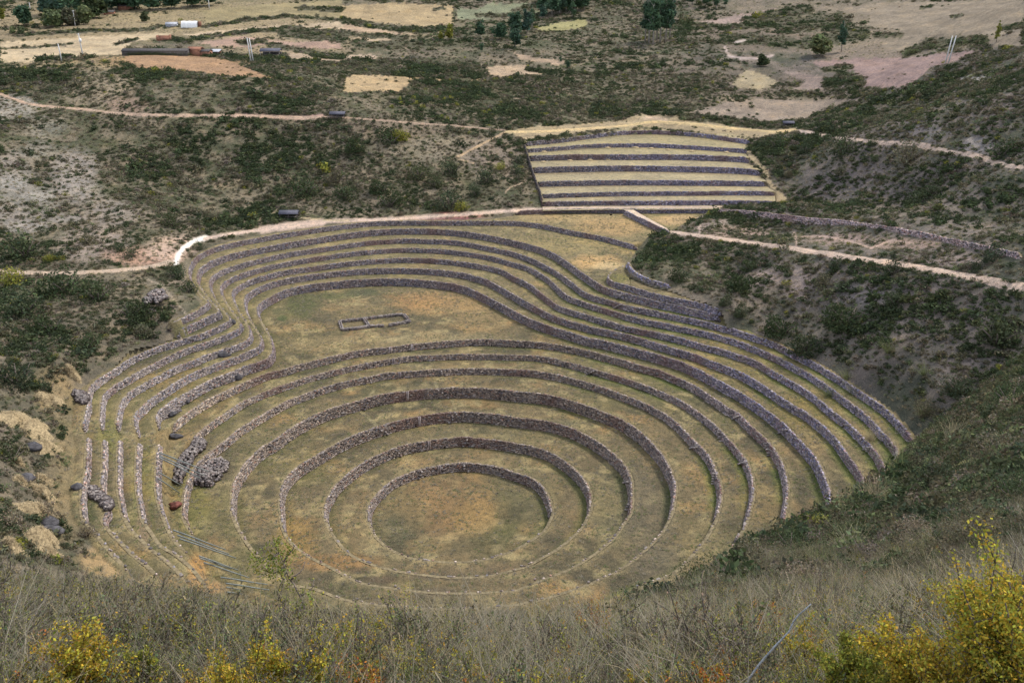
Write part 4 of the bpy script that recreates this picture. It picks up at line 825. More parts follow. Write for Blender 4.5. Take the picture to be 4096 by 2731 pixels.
# ------------------------------------------------------------------ plant shapes
def cloud(seed,n,leaf,lobes=6,flat=.75,shell=.55,spread=.62,aspect=1.0):
    """leaf-sized faces filling an uneven crown of unit radius, base at z=0"""
    r=np.random.default_rng(seed); 
    lc=r.normal(0,1,(lobes,3)); lc/=np.linalg.norm(lc,axis=1,keepdims=True); lc*=r.uniform(.2,spread,(lobes,1)); lc[:,2]=np.abs(lc[:,2])*.7+.1
    lr=r.uniform(.28,.55,lobes); w=lr**2/sum(lr**2); k=r.choice(lobes,n,p=w)
    d=r.normal(0,1,(n,3)); d/=np.linalg.norm(d,axis=1,keepdims=True)
    p=lc[k]+d*(lr[k]*(shell+(1-shell)*r.random(n)**.5)*r.uniform(.75,1.18,n))[:,None]
    p[:,2]=np.maximum(p[:,2],.02)*flat*1.25
    a=r.normal(0,1,(n,3))+d*.8; a/=np.linalg.norm(a,axis=1,keepdims=True); b=np.cross(a,r.normal(0,1,(n,3))); b/=np.linalg.norm(b,axis=1,keepdims=True); c=np.cross(a,b)
    s=leaf*r.uniform(.6,1.3,(n,1)); 
    V=np.stack([p-b*s*aspect,p-c*s*.5,p+b*s*aspect,p+c*s*.5],1).reshape(-1,3); F=np.arange(n*4).reshape(-1,4)
    lt=r.uniform(.6,1.35,lobes)[k]*r.uniform(.65,1.35,n); tint=np.stack([lt*r.uniform(.9,1.15,n),lt,lt*r.uniform(.8,1.1,n)],1)
    return V,F,np.repeat(tint,4,0)
def cloud_mesh(name,mat,*a,**k):
    v,f,t=cloud(*a,**k); return mesh_np(name,v,f,mat,{'tint':t})
def blades(seed,n,h,wd,lean=.5,segs=3,spread=.12,curl=.6,heads=0):
    r=np.random.default_rng(seed); V=[];F=[];T=[];o=0
    for i in range(n):
        a=r.uniform(0,2*math.pi); b0=np.array([r.normal(0,spread),r.normal(0,spread),0]); hh=h*r.uniform(.5,1.1); ln=lean*r.random()**.8
        d=np.array([math.cos(a),math.sin(a),0]); sdv=np.array([-d[1],d[0],0])*wd*r.uniform(.6,1.2); tr=r.uniform(.65,1.35)
        for s in range(segs+1):
            t=s/segs; c=b0+d*(ln*hh*t+curl*ln*hh*t*t)+np.array([0,0,hh*(t-.35*ln*t*t)]); w=sdv*(1-t*.85)
            V+= [c-w,c+w]; T+=[(tr,tr,tr)]*2
        for s in range(segs): F.append((o+2*s,o+2*s+1,o+2*s+3,o+2*s+2))
        o+=2*(segs+1)
        if i<heads:
            hd=c
            for q in range(5):
                e=hd-np.array([0,0,hh*.05*q])-d*hh*.02*q; s2=wd*2.6; V+=[e-sdv/wd*s2*.5,e+np.array([0,0,s2*1.6]),e+sdv/wd*s2*.5,e-np.array([0,0,s2*1.2])]; F.append((o,o+1,o+2,o+3)); o+=4; T+=[(1.7,1.6,1.4)]*4
    return np.array(V),np.array(F),np.array(T)
def blade_mesh(name,mat,*a,**k):
    v,f,t=blades(*a,**k); return mesh_np(name,v,f,mat,{'tint':t})
def sprig(seed,n_st,h,leaf,nl,spread=.3,mat_l=None):
    """woody stems with small leaves: returns stem MB and leaf arrays"""
    r=np.random.default_rng(seed); mb=MB(); LVv=[]
    for i in range(n_st):
        a=r.uniform(0,2*math.pi); hh=h*r.uniform(.55,1.1); d=np.array([math.cos(a),math.sin(a),0])*spread*r.uniform(.3,1.2)
        pts=[];p=np.array([r.normal(0,.03),r.normal(0,.03),0.0])
        dirv=np.array([d[0],d[1],1.0]); dirv/=np.linalg.norm(dirv)
        for s in range(6):
            pts.append(p.copy()); p=p+dirv*hh/5; dirv=dirv+r.normal(0,.16,3); dirv/=np.linalg.norm(dirv)
        pts=np.array(pts); mb.tube(pts,np.linspace(.011,.003,6)*h,4)
        for b in range(4):
            t=r.uniform(.3,.95); q=pts[0]*0+np.array([np.interp(t*5,range(6),pts[:,j]) for j in range(3)]); e=q+(r.normal(0,.13,3)+[0,0,.10])*h
            mb.tube(np.array([q,(q+e)/2+r.normal(0,.02,3)*h,e]),np.array([.005,.004,.002])*h,4)
            for _ in range(nl//4): LVv.append(q+(e-q)*r.random()+r.normal(0,.018,3)*h*1.6)
        for _ in range(nl//2): t=r.uniform(.25,1)*5; LVv.append(np.array([np.interp(t,range(6),pts[:,j]) for j in range(3)])+r.normal(0,.02,3)*h*1.4)
    p=np.array(LVv); n=len(p); a=r.normal(0,1,(n,3)); a/=np.linalg.norm(a,axis=1,keepdims=True); b=np.cross(a,r.normal(0,1,(n,3))); b/=np.linalg.norm(b,axis=1,keepdims=True); c=np.cross(a,b); s=leaf*r.uniform(.6,1.3,(n,1))
    V=np.stack([p-b*s,p-c*s*.55,p+b*s,p+c*s*.55],1).reshape(-1,3); lt=r.uniform(.6,1.5,n); tn=np.stack([lt*r.uniform(.8,1.25,n),lt,lt*r.uniform(.6,1.1,n)],1)
    return mb,V,np.arange(n*4).reshape(-1,4),np.repeat(tn,4,0)
def sprig_mesh(name,ml,*a,**k):
    mb,V,F,T=sprig(*a,**k); sv=np.vstack(mb.v); sf=np.vstack(mb.f); me=mesh_np(name,np.vstack([sv,V]),np.vstack([sf,F+len(sv)]),[M['twig'],ml],{'tint':np.vstack([np.ones((len(sv),3)),T])})
    mi=np.r_[np.zeros(len(sf),np.int32),np.ones(len(F),np.int32)]; me.polygons.foreach_set('material_index',mi); return me
def scatter(name,label,forms,pos,rot,scl,idx,kind='stuff'):
    """one ground-cover object: instances of the given plant meshes on points"""
    me=bpy.data.meshes.new(name); me.vertices.add(len(pos)); me.vertices.foreach_set('co',np.asarray(pos,np.float32).ravel())
    for nm,ar,ty in (('prot',rot,'FLOAT_VECTOR'),('pscl',scl,'FLOAT_VECTOR'),('pidx',idx,'INT')):
        a=me.attributes.new(nm,ty,'POINT')
        if ty=='INT': a.data.foreach_set('value',np.asarray(ar,np.int32))
        else: a.data.foreach_set('vector',np.asarray(ar,np.float32).ravel())
    me.update(); o=link(name,me); tag(o,label,None,None,kind)
    pc=bpy.data.collections.new(name+'_forms')
    for i,f in enumerate(forms):
        fo=bpy.data.objects.new('form_%02d'%i,f); pc.objects.link(fo)
    g=bpy.data.node_groups.new(name,'GeometryNodeTree'); g.interface.new_socket('Geometry',in_out='INPUT',socket_type='NodeSocketGeometry'); g.interface.new_socket('Geometry',in_out='OUTPUT',socket_type='NodeSocketGeometry')
    gi=g.nodes.new('NodeGroupInput');go=g.nodes.new('NodeGroupOutput'); ip=g.nodes.new('GeometryNodeInstanceOnPoints'); ci=g.nodes.new('GeometryNodeCollectionInfo'); ci.inputs['Collection'].default_value=pc; ci.inputs['Separate Children'].default_value=True; ci.inputs['Reset Children'].default_value=True
    mp=g.nodes.new('GeometryNodeMeshToPoints')
    def na(nm,ty):
        x=g.nodes.new('GeometryNodeInputNamedAttribute'); x.data_type=ty; x.inputs['Name'].default_value=nm; return x.outputs['Attribute']
    er=g.nodes.new('FunctionNodeEulerToRotation'); L=g.links
    L.new(gi.outputs[0],mp.inputs[0]); L.new(mp.outputs[0],ip.inputs['Points']); L.new(ci.outputs[0],ip.inputs['Instance']); ip.inputs['Pick Instance'].default_value=True
    L.new(na('pidx','INT'),ip.inputs['Instance Index']); L.new(na('prot','FLOAT_VECTOR'),er.inputs[0]); L.new(er.outputs[0],ip.inputs['Rotation']); L.new(na('pscl','FLOAT_VECTOR'),ip.inputs['Scale']); L.new(ip.outputs[0],go.inputs[0])
    md=o.modifiers.new('plants','NODES'); md.node_group=g; return o
# --- scrub and tussocks on the slopes
forms=[cloud_mesh('f',M['leaf_dark'],1,110,.17),cloud_mesh('f',M['leaf_dark'],2,110,.17,5),cloud_mesh('f',M['leaf_scrub'],3,100,.17),cloud_mesh('f',M['leaf_scrub'],4,100,.17,4),cloud_mesh('f',M['leaf_scrub'],5,90,.16,7),
       cloud_mesh('f',M['leaf_dry'],6,80,.13,5,.6),cloud_mesh('f',M['leaf_dry'],7,80,.13,6,.6),cloud_mesh('f',M['leaf_pale'],8,90,.14,5),cloud_mesh('f',M['leaf_bright'],9,100,.15,5)]
gforms=[blade_mesh('f',M['grass_tan'],11,26,1.0,.05,.8,2,.25),blade_mesh('f',M['grass_tan'],12,26,1.0,.05,.8,2,.25),blade_mesh('f',M['grass_green'],13,30,1.0,.06,.9,2,.25),blade_mesh('f',M['grass_grey'],14,26,1.0,.05,.8,2,.3)]
def candidates(n,d0,d1,half,power=1.0):
    u=rng.random(n); d=np.sqrt(d0*d0+(d1*d1-d0*d0)*u) if power==1 else (d0**power+(d1**power-d0**power)*u)**(1/power)
    t=rng.uniform(-half,half,n); return d*np.sin(t),d*np.cos(t),d
x1,y1,d1=candidates(190000,118,520,.60); x2,y2,d2=candidates(120000,520,1100,.56)
x=np.r_[x1,x2];y=np.r_[y1,y2];d=np.r_[d1,d2]
m=~inpoly(x,y,OUTP)&~inpoly(x,y,RQ); x,y,d=x[m],y[m],d[m]; z=terrain(x,y); zf=t_near(x,y); m=(z>zf+.3)|(d>200); x,y,d,z=x[m],y[m],d[m],z[m]
_,den,cls=cover(x,y,z); px,py=proj(x,y,z)
oo=segdist(x,y,OUTC); den=np.where(oo<2.0,0,den)
tuss=(rng.random(len(x))<(.45*(1-den)+.12))&(cls==0)&(oo>1.0)
m=rng.random(len(x))<den*.95
xs,ys,zs,ds,pxs,pys=x[m],y[m],z[m],d[m],px[m],py[m]; k=len(xs)
sz=rng.lognormal(math.log(.78),.42,k)*np.clip(.8+ds/900,.8,1.6); cl=fbm(xs,ys,22,3,201); c3=fbm(xs,ys,9,2,211); sz*=np.clip(.6+1.2*(cl-.2),.6,1.4)
rr_=rng.random(k); id_=np.where(c3+rr_*.3>.78,rng.integers(0,2,k),np.where(rr_<.50,rng.integers(2,5,k),np.where(rr_<.74,rng.integers(5,7,k),np.where(rr_<.86,7,rng.integers(0,2,k)))))
id_=np.where((cl>.62)&(rr_<.5),rng.integers(0,2,k),id_); id_=np.where((rng.random(k)<.012),8,id_)
scatter('scrub','low mixed scrub of dark, olive and dry bushes covering the slopes around the terraces',forms,np.c_[xs,ys,zs-.05*sz],np.c_[np.zeros(k),np.zeros(k),rng.uniform(0,6.28,k)],np.c_[sz,sz,sz*rng.uniform(.6,1.0,k)],id_)
xs,ys,zs=x[tuss],y[tuss],z[tuss];k=len(xs); sz=rng.uniform(.3,.75,k); id_=rng.choice(4,k,p=[.38,.22,.12,.28])
scatter('dry_grass','dry grass tussocks between the bushes on the slopes',gforms,np.c_[xs,ys,zs-.03],np.c_[np.zeros(k),np.zeros(k),rng.uniform(0,6.28,k)],np.c_[sz*1.2,sz*1.2,sz],id_)
# --- short turf tufts on the terraces
n=90000; lo=OUTP.min(0);hi=OUTP.max(0); x=rng.uniform(lo[0],hi[0],n);y=rng.uniform(lo[1],hi[1],n); m=inpoly(x,y,OUTP); x,y=x[m],y[m]; z=levels(x,y); 
ix=np.clip(((x-ax[0])/sg).astype(int),0,len(ax)-2); iy=np.clip(((y-ay[0])/sg).astype(int),0,len(ay)-2); G=tz.reshape(AX.shape)
zg=np.minimum(np.minimum(G[iy,ix],G[iy+1,ix+1]),np.minimum(G[iy,ix+1],G[iy+1,ix])); flat=np.abs(G[iy,ix]-G[iy+1,ix+1])<.4; nzz=fbm(x,y,6,3,221); m=flat&(rng.random(len(x))<np.clip((nzz-.3)*3,.15,1)); x,y,zg=x[m],y[m],zg[m]; k=len(x)
tf=[blade_mesh('f',M['grass_tan'],21,12,1,.16,1.0,1,.35),blade_mesh('f',M['grass_green'],22,12,1,.16,1.0,1,.35),blade_mesh('f',M['grass_grey'],23,12,1,.16,1.0,1,.35)]
sz=rng.uniform(.10,.26,k); scatter('turf','short uneven grass on the terraces and round floor',tf,np.c_[x,y,zg],np.c_[np.zeros(k),np.zeros(k),rng.uniform(0,6.28,k)],np.c_[sz*1.5,sz*1.5,sz],rng.choice(3,k,p=[.4,.28,.32]))
# --- the near slope
nf=[blade_mesh('f',M['grass_grey'],31,40,.36,.004,1.15,4,.16,1.0,6),blade_mesh('f',M['grass_grey'],32,24,.55,.003,.9,4,.14,.9,10),blade_mesh('f',M['grass_tan'],33,28,.50,.0038,1.0,4,.13,1.1,8),blade_mesh('f',M['grass_green'],34,34,.45,.005,.9,4,.10,.9),
    sprig_mesh('f',M['leaf_pale'],35,5,.55,.012,36),sprig_mesh('f',M['leaf_scrub'],36,6,.6,.014,44),sprig_mesh('f',M['leaf_yellow'],37,4,.5,.012,40),sprig_mesh('f',M['leaf_orange'],38,4,.45,.012,36),sprig_mesh('f',M['leaf_dry'],39,6,.6,.010,28),sprig_mesh('f',M['leaf_bright'],40,5,.5,.012,44)]
x1,y1,d1=candidates(16000,1.9,16,.66,1.15); x2,y2,d2=candidates(34000,12,60,.62,1.3); x3,y3,d3=candidates(42000,55,215,.70,1.6)
x=np.r_[x1,x2,x3];y=np.r_[y1,y2,y3];d=np.r_[d1,d2,d3]; z=terrain(x,y); zn=t_near(x,y); dc=np.interp(np.arctan2(x,y),crd[:,0],crd[:,2])
m=((z<zn+.6)&(d<215))&~(inpoly(x,y,OUTP)); x,y,d,z=x[m],y[m],d[m],z[m]; px,py=proj(x,y,z); k=len(x); X_=px/K;Y_=py/K
r_=rng.random(k); n1=fbm(x/np.maximum(d,1)*12,np.log(np.maximum(d,1))*9,1.1,3,231); n2=fbm(x,y,4,3,241)
id_=rng.choice(10,k,p=[.13,.11,.12,.13,.16,.11,.04,.03,.06,.11])
lf=(X_<950); id_=np.where(lf&(r_<.48),rng.choice([4,9,5,6,7],k,p=[.26,.22,.2,.18,.14]),id_)
br=(X_>1650)&(Y_>1400); id_=np.where(br&(r_<.30),rng.choice([6,7,9,4],k,p=[.4,.15,.25,.2]),id_)
rt=(Y_<1330)&(X_>1250); id_=np.where(rt&(n1>.5)&(r_<.6),5,id_); id_=np.where(rt&(n1<.42)&(r_<.5),rng.choice([2,3,0],k),id_)
sz=rng.uniform(.55,1.1,k)*np.where(d<5,.62,.9)*np.clip((d/22)**.45,1,2.0); tilt=rng.normal(0,.26,(k,2))
nf+=[cloud_mesh('f',M['leaf_dark'],41,240,.12,6),cloud_mesh('f',M['leaf_scrub'],42,240,.12,7),cloud_mesh('f',M['leaf_dry'],43,220,.10,5,.65),cloud_mesh('f',M['leaf_pale'],44,220,.11,6)]
nb=fbm(x,y,11,3,251); wild=(d>22)&(rng.random(k)<np.clip((d-18)/26,0,.8)*np.where((nb>.42)|(d>95),1,.4))
id_=np.where(wild,rng.choice([10,11,12,13],k,p=[.40,.28,.12,.20]),id_); sz=np.where(wild,rng.lognormal(math.log(.62),.4,k)*np.clip(d/60,.55,1.25),sz)
patch=np.clip((fbm(x/np.maximum(d,1)*14,np.log(np.maximum(d,1))*7,1.0,3,271)-.35)*3,.25,1.1); sz=np.where(d<40,sz*(.62+.5*patch),sz)
scatter('slope_grass','tangle of dry grass and small leafy twigs on the near slope below the viewpoint',nf,np.c_[x,y,z-.03],np.c_[tilt,rng.uniform(0,6.28,k)],np.c_[sz,sz,sz*rng.uniform(.8,1.15,k)],id_)
# ------------------------------------------------------------------ single plants on the slopes
ORD=['first','second','third','fourth','fifth','sixth','seventh','eighth','ninth','tenth','eleventh','twelfth','thirteenth','fourteenth']
BUSHV={}
def bush_forms(key,mat,n,leaf,flat):
    if key not in BUSHV: BUSHV[key]=[cloud_mesh('foliage',M[mat],500+i+hash(key)%7*0+sum(map(ord,key)),n,leaf,[7,5,9][i],flat,.6,.6) for i in range(3)]
    return BUSHV[key]
stem_mb=MB()
for a in range(6): an=a*1.05; stem_mb.tube([(0,0,-.15),(.22*math.cos(an),.22*math.sin(an),.3),(.5*math.cos(an),.5*math.sin(an),.62)],[.035,.025,.012],4)
STEMM=stem_mb.mesh('stem',M['twig'])
def bush(X,Y,w,label,mat='leaf_dark',h=.62,group='bushes standing out on the slopes',name='bush',cat='bush',n=800,leaf=.062,stretch=1.0,rz=None):
    p=pick(X,Y); dist=math.hypot(p.x,p.y); r=w*K*math.hypot(dist,HC-p.z)/FPX/2*1.12
    e=empty(name,(p.x,p.y,p.z-.03*r),rz if rz is not None else random.uniform(0,6.28)); tag(e,label,cat,group)
    f=bush_forms(mat+str(n),mat,n,leaf,1.0)[random.randrange(3)]
    o=link('foliage',f,e); o.scale=(r*stretch,r,r*h*1.5); s=link('stem',STEMM,e); s.scale=(r*stretch,r,r*h*1.3); 
    if stretch!=1.0: e.rotation_euler=(0,0,0)
    return e
for a in [
 (705,447,80,'dark green bush low on the far slope, leftmost of the green clumps in the hollow','leaf_dark'),(775,420,60,'olive bush just right of the dark green one on the far slope','leaf_scrub'),
 (790,455,66,'grey-green bush in the hollow left of the triangular clump','leaf_dark'),(880,440,70,'rounded dark bush at the centre of the hollow, above the wide footpath','leaf_dark'),(895,475,80,'broad dark bush on the lower edge of the hollow above the footpath','leaf_dark'),
 (960,410,70,'dark bush at the left end of the slanting row in the hollow','leaf_dark'),(1040,400,70,'tallest dark bush of the slanting row, near its upper right end','leaf_dark'),(1000,430,60,'dark bush below the slanting row in the hollow','leaf_dark'),(1120,420,70,'dark bush right of the slanting row, left of the rectangular terraces','leaf_dark'),(1095,450,55,'small dark bush under the slanting row of the hollow','leaf_dark'),
 (1030,478,90,'wide dark bush against the reddish bank above the footpath','leaf_dark'),(1065,482,46,'bright green tip bush at the right end of the reddish bank','leaf_bright'),(1188,375,42,'dark round bush next to the upper left corner of the rectangular terraces','leaf_dark'),(1185,400,40,'dark round bush directly below the one beside the rectangular terraces','leaf_dark'),(1145,388,34,'bush with yellowish top left of the pair beside the rectangular terraces','leaf_bright'),
 (920,320,60,'bright green bush on the far slope under the thin upper path','leaf_bright'),(900,330,80,'dark green bush behind the bright green one on the far slope','leaf_dark'),(805,345,70,'dark olive bush left of the bright green one on the far slope','leaf_dark'),
 (572,248,16,'small yellow-green bush left end of the dotted row on the far slope','leaf_bright') ,
 (1600-640+12,0,0,'',''),
 (430,672,54,'dark rounded bush beside the left end of the round terraces, below the other two','leaf_dark'),(405,640,62,'dark bush next above the rounded one left of the round terraces','leaf_dark'),(395,622,40,'small grey-green bush just under the white bend of the path','leaf_scrub'),(458,572,36,'dark bush in the angle of the white path bend','leaf_dark'),(440,590,26,'small grey bush under the white path bend','leaf_scrub'),
 (300,590,44,'dark bush on the pink bank above the lower left path','leaf_dark'),(275,575,40,'dark bush uphill on the left bank above the lower path','leaf_dark'),(60,590,110,'long dark green hedge-like bush above the lower left path','leaf_dark'),(112,598,36,'bright green bush at the right end of the long dark one','leaf_bright'),(490,505,40,'grey-green round bush above the path near the lower shelter','leaf_scrub'),(400,520,60,'dark bush on the left slope above the white path','leaf_dark'),(200,560,50,'grey-green bush in the middle of the left pinkish bank','leaf_scrub'),
 (35,650,80,'bright yellow-green bush just under the lower left path','leaf_bright'),(150,670,110,'big dark green bush under the lower left path','leaf_dark'),(225,690,100,'big dark green bush right of the biggest one under the path','leaf_dark'),(60,720,110,'dark olive bush at the left edge of the slope under the path','leaf_dark'),(120,760,90,'dark bush two rows below the lower left path','leaf_dark'),(200,800,70,'dark upright bush left of the outermost stone wall','leaf_dark'),(300,730,90,'grey-green bush between the left slope and the neck of the terraces','leaf_dark'),(330,770,60,'dark bush just above the upper left terrace walls','leaf_scrub'),
 (40,880,120,'large dark bush above the straw heaps at the left edge','leaf_dark'),(110,900,60,'dark bush touching the topmost straw heap','leaf_dark'),(30,1060,90,'dark bush at the left edge between two rows of straw heaps','leaf_dark'),(30,1210,70,'brownish bush left of the lowest straw heaps','leaf_dry'),(150,1255,30,'small dark round bush right of the lowest straw heap','leaf_dark'),(100,1190,60,'brown bush between the straw heaps','leaf_dry'),(200,1230,50,'brown bush below the outer rubble wall','leaf_dry'),
 (1482,590,36,'dark green bush on the left tip of the bushy hill beside the meadow','leaf_dark'),(1503,615,34,'dark bush just below the one on the tip of the hill','leaf_dark'),(1565,640,66,'wide dark bush above the rough blue-grey wall','leaf_dark'),(1700,660,80,'dark bush in the middle of the bushy hill left of the pink scree','leaf_dark'),(1660,700,46,'dark bush at the foot of the hill next to the wall ends','leaf_dark'),(1695,725,56,'dark bush standing over the ends of the upper terrace walls','leaf_dark'),(1720,620,50,'dark bush under the footpath on the bushy hill','leaf_dark'),
 (1800,765,100,'broad dark green bush at the foot of the right slope, left one of three','leaf_dark'),(1850,805,100,'broad dark green bush at the foot of the right slope, lowest of three','leaf_dark'),(1945,745,120,'long dark green bush on the right slope, upper right one of three','leaf_dark'),(2055,700,66,'dark green round bush on the right slope under the footpath','leaf_dark'),(2050,630,60,'dark bush touching the footpath on the right slope','leaf_dark'),(1890,655,56,'grey-green bush under the footpath on the right slope','leaf_scrub'),(1915,615,50,'dark bush just under the footpath, right of the bushy hill','leaf_dark'),(2290,790,130,'very dark large bush at the right edge of the slope','leaf_dark'),(2230,620,50,'dark bush above the right end of the footpath','leaf_dark'),(2270,600,70,'dark green bush near the right edge above the footpath','leaf_dark'),
 (2110,470,70,'tall dark tree-like bush, left one of the pair on the right-hand hillside','leaf_dark'),(2140,448,50,'dark bush right one of the pair on the right-hand hillside','leaf_dark'),(1785,340,60,'dark bush at the upper right corner of the rectangular terraces','leaf_dark'),(1855,335,40,'dark bush right of the corner of the rectangular terraces','leaf_dark'),(1850,350,46,'dark bush under the thin path right of the rectangular terraces','leaf_dark'),(1935,350,80,'dark bush below the thin path on the right hillside','leaf_dark'),(1998,335,34,'dark bush growing on the line of the thin right path','leaf_dark'),(2010,370,28,'single small dark bush on the bare right hillside','leaf_dark'),(1932,400,40,'small grey-green bush alone on the bare right hillside','leaf_scrub'),(2090,370,90,'wide olive bush below the thin right path','leaf_scrub'),
 (1630,495,26,'small green bush at the left end of the long retaining wall','leaf_bright'),(1815,405,30,'grey bush beside the right end of the rectangular terraces','leaf_scrub'),(2300,360,80,'dark bush above the right end of the thin path','leaf_dark'),
 ]:
    if a[2]: bush(*a)
for X,Y,w,l in [(1915,192,50,'left half of the oval dark thicket in the pinkish field'),(1958,188,50,'right half of the oval dark thicket in the pinkish field'),(2100,122,50,'left end of the long dark thicket beside the twin poles'),(2140,112,56,'middle left of the long dark thicket beside the twin poles'),(2190,100,60,'middle right of the long dark thicket beside the twin poles'),(2235,98,50,'right end of the long dark thicket beside the twin poles')]: bush(X,Y,w,l,'leaf_dark',h=.28,n=900,leaf=.055)
for i_,(X,Y) in enumerate(sorted([(573,249),(590,230),(594,241),(624,229),(629,240),(642,248),(674,226),(692,232),(706,228),(722,244),(688,272),(702,276),(785,262),(797,259)])):
    bush(X+328,Y,15,ORD[i_]+' from the left of the small yellow-green bushes dotted on the far slope','leaf_bright',h=.75,group='yellow-green bushes dotted on the far slope',n=160,leaf=.16)
# ------------------------------------------------------------------ trees
def tree(X,Y,hpx,wpx,label,mat='leaf_euc',trunks=1,group=None,name='eucalyptus_tree',seed=1,lean=0,frac=.35,cat='tree'):
    p=pick(X,Y,60,1500); dist=math.sqrt(p.x**2+p.y**2+(HC-p.z)**2); H=hpx*K*dist/FPX; W=wpx*K*dist/FPX
    e=empty(name,(p.x,p.y,p.z)); tag(e,label,cat,group); r=np.random.default_rng(seed)
    mb=MB()
    mb.tube([(0,0,-.3),(lean*.3,0,H*.35),(lean,r.normal(0,.3),H*.7),(lean*1.2,0,H*.92)],[H*.018,H*.014,H*.009,H*.003],6)
    for i in range(6):
        z0=H*r.uniform(frac,.8); a=r.uniform(0,6.28); mb.tube([(lean*.6,0,z0),(lean*.6+math.cos(a)*W*.22,math.sin(a)*W*.22,z0+H*.1),(lean*.6+math.cos(a)*W*.36,math.sin(a)*W*.36,z0+H*.16)],[H*.007,H*.004,H*.002],4)
    mb.build('trunk',M['bark'],e)
    V=[];F=[];T=[];o=0; nl=max(4,int(5+H/4))
    for i in range(nl):
        t=(i+.5)/nl; z0=H*(frac+(.92-frac)*t); rw=W*.5*(math.sin(math.pi*min(1,.25+.72*t))**.7)*r.uniform(.7,1.1); a=r.uniform(0,6.28); q=r.uniform(.1,.6)*W*.28
        v,f,tt=cloud(seed*50+i,230,.20,5,1.0,.5,.6); v=v*[rw*1.05,rw*1.05,max(rw*.85,H*.085)]+[lean*t+math.cos(a)*q,math.sin(a)*q,z0-.2*rw]
        V.append(v);F.append(f+o);T.append(tt);o+=len(v)
    link('crown',mesh_np('crown',np.vstack(V),np.vstack(F),M[mat],{'tint':np.vstack(T)}),e); return e
G='tall eucalyptus grove right of centre'
for a in [(1482,96,92,26,'leftmost slim trunk and crown of the tall eucalyptus grove',0),(1490,100,100,34,'second eucalyptus from the left in the tall grove',.3),(1500,105,108,36,'eucalyptus with the most forward pale trunk in the tall grove',-.2),(1508,94,104,36,'eucalyptus at the middle rear of the tall grove',.2),(1516,98,112,38,'tallest eucalyptus in the middle of the grove',0),(1528,98,100,34,'eucalyptus with the leaning white trunk in the right half of the grove',1.2),(1538,88,84,26,'rightmost eucalyptus of the tall grove',.8)]:
    tree(*a[:5],group=G,seed=int(a[0]),lean=a[5],frac=.30)
for i,a in enumerate([(1033,92,38,24,'round bright green tree by the small pale field, right of its yellowish neighbour','leaf_bright'),(1012,92,20,14,'small slender light green tree left of the round bright green one','leaf_bright'),(1104,90,42,30,'dark slender tree standing alone left of the middle row','leaf_euc'),(1150,92,38,36,'broad dark tree left of the twin tall ones in the middle row','leaf_euc'),
 (1185,84,56,44,'tall dark tree in the middle row, left of twin crowns','leaf_euc'),(1184,112,46,32,'tree standing lowest in front of the middle row','leaf_euc'),(1210,82,60,34,'tall tree with pointed crown right of the middle row','leaf_euc'),(1222,66,50,22,'dark tree behind the pointed one','leaf_euc'),(1246,46,34,22,'small dark tree by the green crop','leaf_euc'),(1314,44,44,18,'slim dark tree alone in the straw field at the top centre','leaf_euc'),(1106,122,26,12,'tiny dark sapling below the middle row','leaf_euc'),(1288,145,16,8,'tiny green sapling left one of two in the scrub','leaf_euc'),(1305,158,18,12,'small green sapling right one of two in the scrub','leaf_euc'),
 (1884,128,46,54,'spreading pale green tree on the dark knoll at the upper right','leaf_pale'),(1932,120,66,26,'tall dark slim tree beside the spreading pale one','leaf_euc'),(2288,98,46,16,'narrow bright green columnar tree near the upper right edge','leaf_bright'),(1750,152,26,30,'dark green round tree at the end of the winding pale gully','leaf_dark'),
 (58,62,40,46,'dark tree at the upper left, in front of the bluish thicket','leaf_euc'),(4,48,26,20,'yellowish tree cut by the left edge of the picture','leaf_bright'),(112,38,50,48,'dark tree left end of the top left woodland','leaf_euc'),(142,36,48,42,'second dark tree from the left in the top left woodland','leaf_euc'),(178,44,58,46,'dark bluish tree in the top left woodland','leaf_euc'),(210,42,64,56,'tall olive tree in the middle of the top left woodland','leaf_dark'),(238,30,54,56,'dark tree right of the olive one in the woodland','leaf_euc'),(332,52,22,20,'small round dark tree above the pale field at upper left','leaf_dark'),(125,62,34,56,'bluish-grey tree in front of the woodland, left one','leaf_pale'),(158,60,36,56,'bluish-grey tree in front of the woodland, middle one','leaf_scrub'),(192,56,34,50,'bluish-grey tree in front of the woodland, right one','leaf_pale'),(30,78,14,20,'small grey-blue round tree at the far left, lower row','leaf_pale'),(48,78,14,18,'small grey-blue round tree right of its twin at the far left','leaf_pale')]):
    tree(a[0],a[1],a[2],a[3],a[4],mat=a[5],seed=900+i,frac=.12 if a[5]!='leaf_euc' else .22,name='tree',group='scattered field trees')
WD=sorted([(1250,32,60,46),(1268,36,70,50),(1285,34,66,46),(1300,28,70,50),(1320,26,60,46),(1342,24,50,40),(1260,8,60,34),(1290,6,60,34),(1330,4,60,34),(270,22,50,60),(312,22,50,60),(352,24,46,54),(400,20,46,54),(440,17,44,54),(480,13,40,48),(1590,14,50,28),(1620,18,46,26),(1645,22,44,20),(1665,20,40,18)])
cnt={}
for i,(X,Y,h,w) in enumerate(WD):
    gk=0 if X<600 else 1 if X<1400 else 2; cnt[gk]=cnt.get(gk,0)+1
    tree(X,Y,h,w,ORD[cnt[gk]-1]+' tree from left in '+['the long dark wood behind the tiled hut, top left','the dense dark wood at the top centre','the thin row at the top edge, right of the grove'][gk],mat='leaf_euc',seed=1200+i,frac=.2,name='tree',group=['wood at the top left','wood at the top centre','tree row at the top right of centre'][gk])
